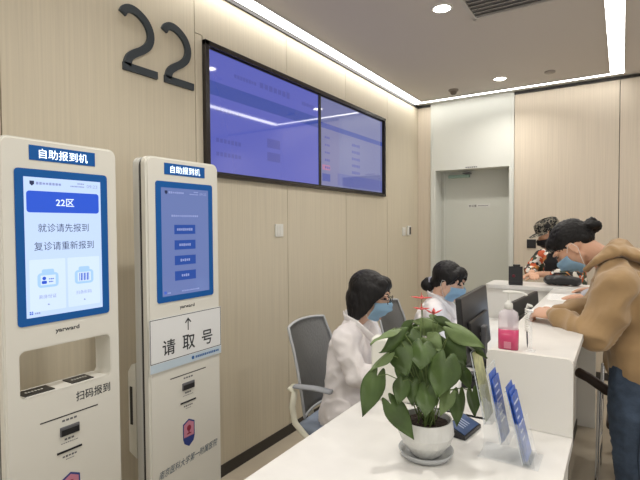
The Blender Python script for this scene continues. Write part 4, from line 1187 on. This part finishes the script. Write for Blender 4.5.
# --- person in patterned jacket and cap behind the wing
t = thing('person', 'person in a floral patterned jacket and patterned cap leaning on the far counter', 'person', (-.44, 4.62, 0), R(-125))
PM = headM((.16, .0, 1.40), R(-25), R(24))
bm = bmesh.new(); head_prims(bm, PM)
loft(bm, [(.05, 0, 1.24), PM @ Vector((-.03, 0, -.05))], [.055, .052])
loft(bm, [(-.06, 0, .85), (-.02, 0, 1.05), (.04, 0, 1.22)], [(.14, .10), (.14, .10), (.1, .07)], side=(0, 1, 0))
for s in (-1, 1):
    loft(bm, [(-.06, s*.085, .84), (-.05, s*.095, .46), (-.06, s*.10, .09)], [.085, .058, .038]); ell(bm, (-.02, s*.10, .04), (.11, .04, .035), None, 10)
aP = [(1, (.04, .17, 1.20), (.13, .22, 1.075), (.30, .02, 1.075)), (-1, (.04, -.17, 1.20), (.13, -.22, 1.075), (.30, -.04, 1.075))]
for s, sh, el, wr in aP: loft(bm, [sh, el], [.042, .036]); loft(bm, [el, wr], [.036, .025])
hand(bm, (.30, .02, 1.066), (.6, -.8, -.05), (0, 0, 1), (1, 0, .3), .3); hand(bm, (.30, -.06, 1.07), (.5, .8, 0), (0, 0, 1), (1, 0, .3), .3)
obj('body', voxel(bm, .006, 1), SKIN, t, True)
bm = bmesh.new()
loft(bm, [(-.06, 0, .80), (-.05, 0, 1.0), (-.01, 0, 1.13), (.03, 0, 1.21), (.055, 0, 1.26)], [(.175, .13), (.18, .13), (.19, .135), (.165, .11), (.08, .065)], side=(0, 1, 0), n=24)
for s, sh, el, wr in aP:
    sh, el, wr = Vector(sh), Vector(el), Vector(wr)
    loft(bm, [sh, el], [.075, .06]); loft(bm, [el, el.lerp(wr, .5)], [.056, .048])
jk = obj('jacket', voxel(bm, .009, 3, .005, 10), FLORAL, t, True)
bm = bmesh.new(); loft(bm, [(.085, 0, .95), (.115, 0, 1.08), (.13, 0, 1.17), (.09, 0, 1.24)], [(.06, .03), (.07, .035), (.065, .03), (.05, .03)], side=(0, 1, 0))
obj('inner_shirt', voxel(bm, .009, 3), mat('black_shirt', (.015, .015, .018), .9), t, True)
bm = bmesh.new()
for s in (-1, 1): loft(bm, [(-.06, s*.085, .86), (-.05, s*.095, .46), (-.06, s*.10, .10)], [.11, .08, .066])
obj('trousers', voxel(bm, .01, 3), mat('black_trousers', (.03, .03, .035), .9), t, True)
for s in (-1, 1): shoe(t, (-.06, s*.10, 0), 0, BLKPL)
g = bmesh.new(); ell(g, (-.032, 0, .025), (.094, .079, .085), None, 12); ell(g, (-.05, 0, -.04), (.055, .075, .06), None, 12)
for v in g.verts: v.co = PM @ v.co
obj('hair', voxel(g, .007, 2), HAIR, t, True)
g = bmesh.new()
prof = [(.0, .150), (.03, .149), (.065, .142), (.088, .125), (.094, .10), (.096, .065), (.096, .055)]
rings = [[g.verts.new((-.018+r_*math.cos(2*PI*k/32)*1.12, r_*math.sin(2*PI*k/32)*.95, z)) for k in range(32)] for r_, z in prof[1:]]
for a, b in zip(rings, rings[1:]):
    for k in range(32): g.faces.new((a[k], a[(k+1) % 32], b[(k+1) % 32], b[k]))
g.faces.new(rings[0])
bmesh.ops.solidify(g, geom=g.faces[:], thickness=.003)
for v in g.verts: v.co = PM @ v.co
cp = obj('cap', g, CAMO, t, True)
g = bmesh.new()
rows = []
for i in range(5):
    s_ = i/4; row = []
    for j in range(13):
        a = (j/12*2-1)*1.15
        rr = .094+.062*s_*math.cos(a)**.5
        row.append(g.verts.new((-.018+rr*math.cos(a)*1.12, rr*math.sin(a)*.95, .058-.014*s_)))
    rows.append(row)
for a, b in zip(rows, rows[1:]):
    for j in range(12): g.faces.new((a[j], a[j+1], b[j+1], b[j]))
bmesh.ops.solidify(g, geom=g.faces[:], thickness=.003)
for v in g.verts: v.co = PM @ v.co
obj('brim', g, CAMO, cp, True)
# black mask
mk = mask_obj(PM, t); mk.data.materials[0] = BLKPL; mk['label'] = 'black face mask'

# ------------------------------------------------------------------ world, view
w = bpy.data.worlds.new('w'); sc.world = w; w.use_nodes = True
bg = w.node_tree.nodes['Background']; bg.inputs[0].default_value = (1, .985, .955, 1); bg.inputs[1].default_value = .75
vs = sc.view_settings; vs.view_transform = 'Standard'; vs.look = 'None'; vs.gamma = 1; vs.exposure = 0.32; vs.use_curve_mapping = False
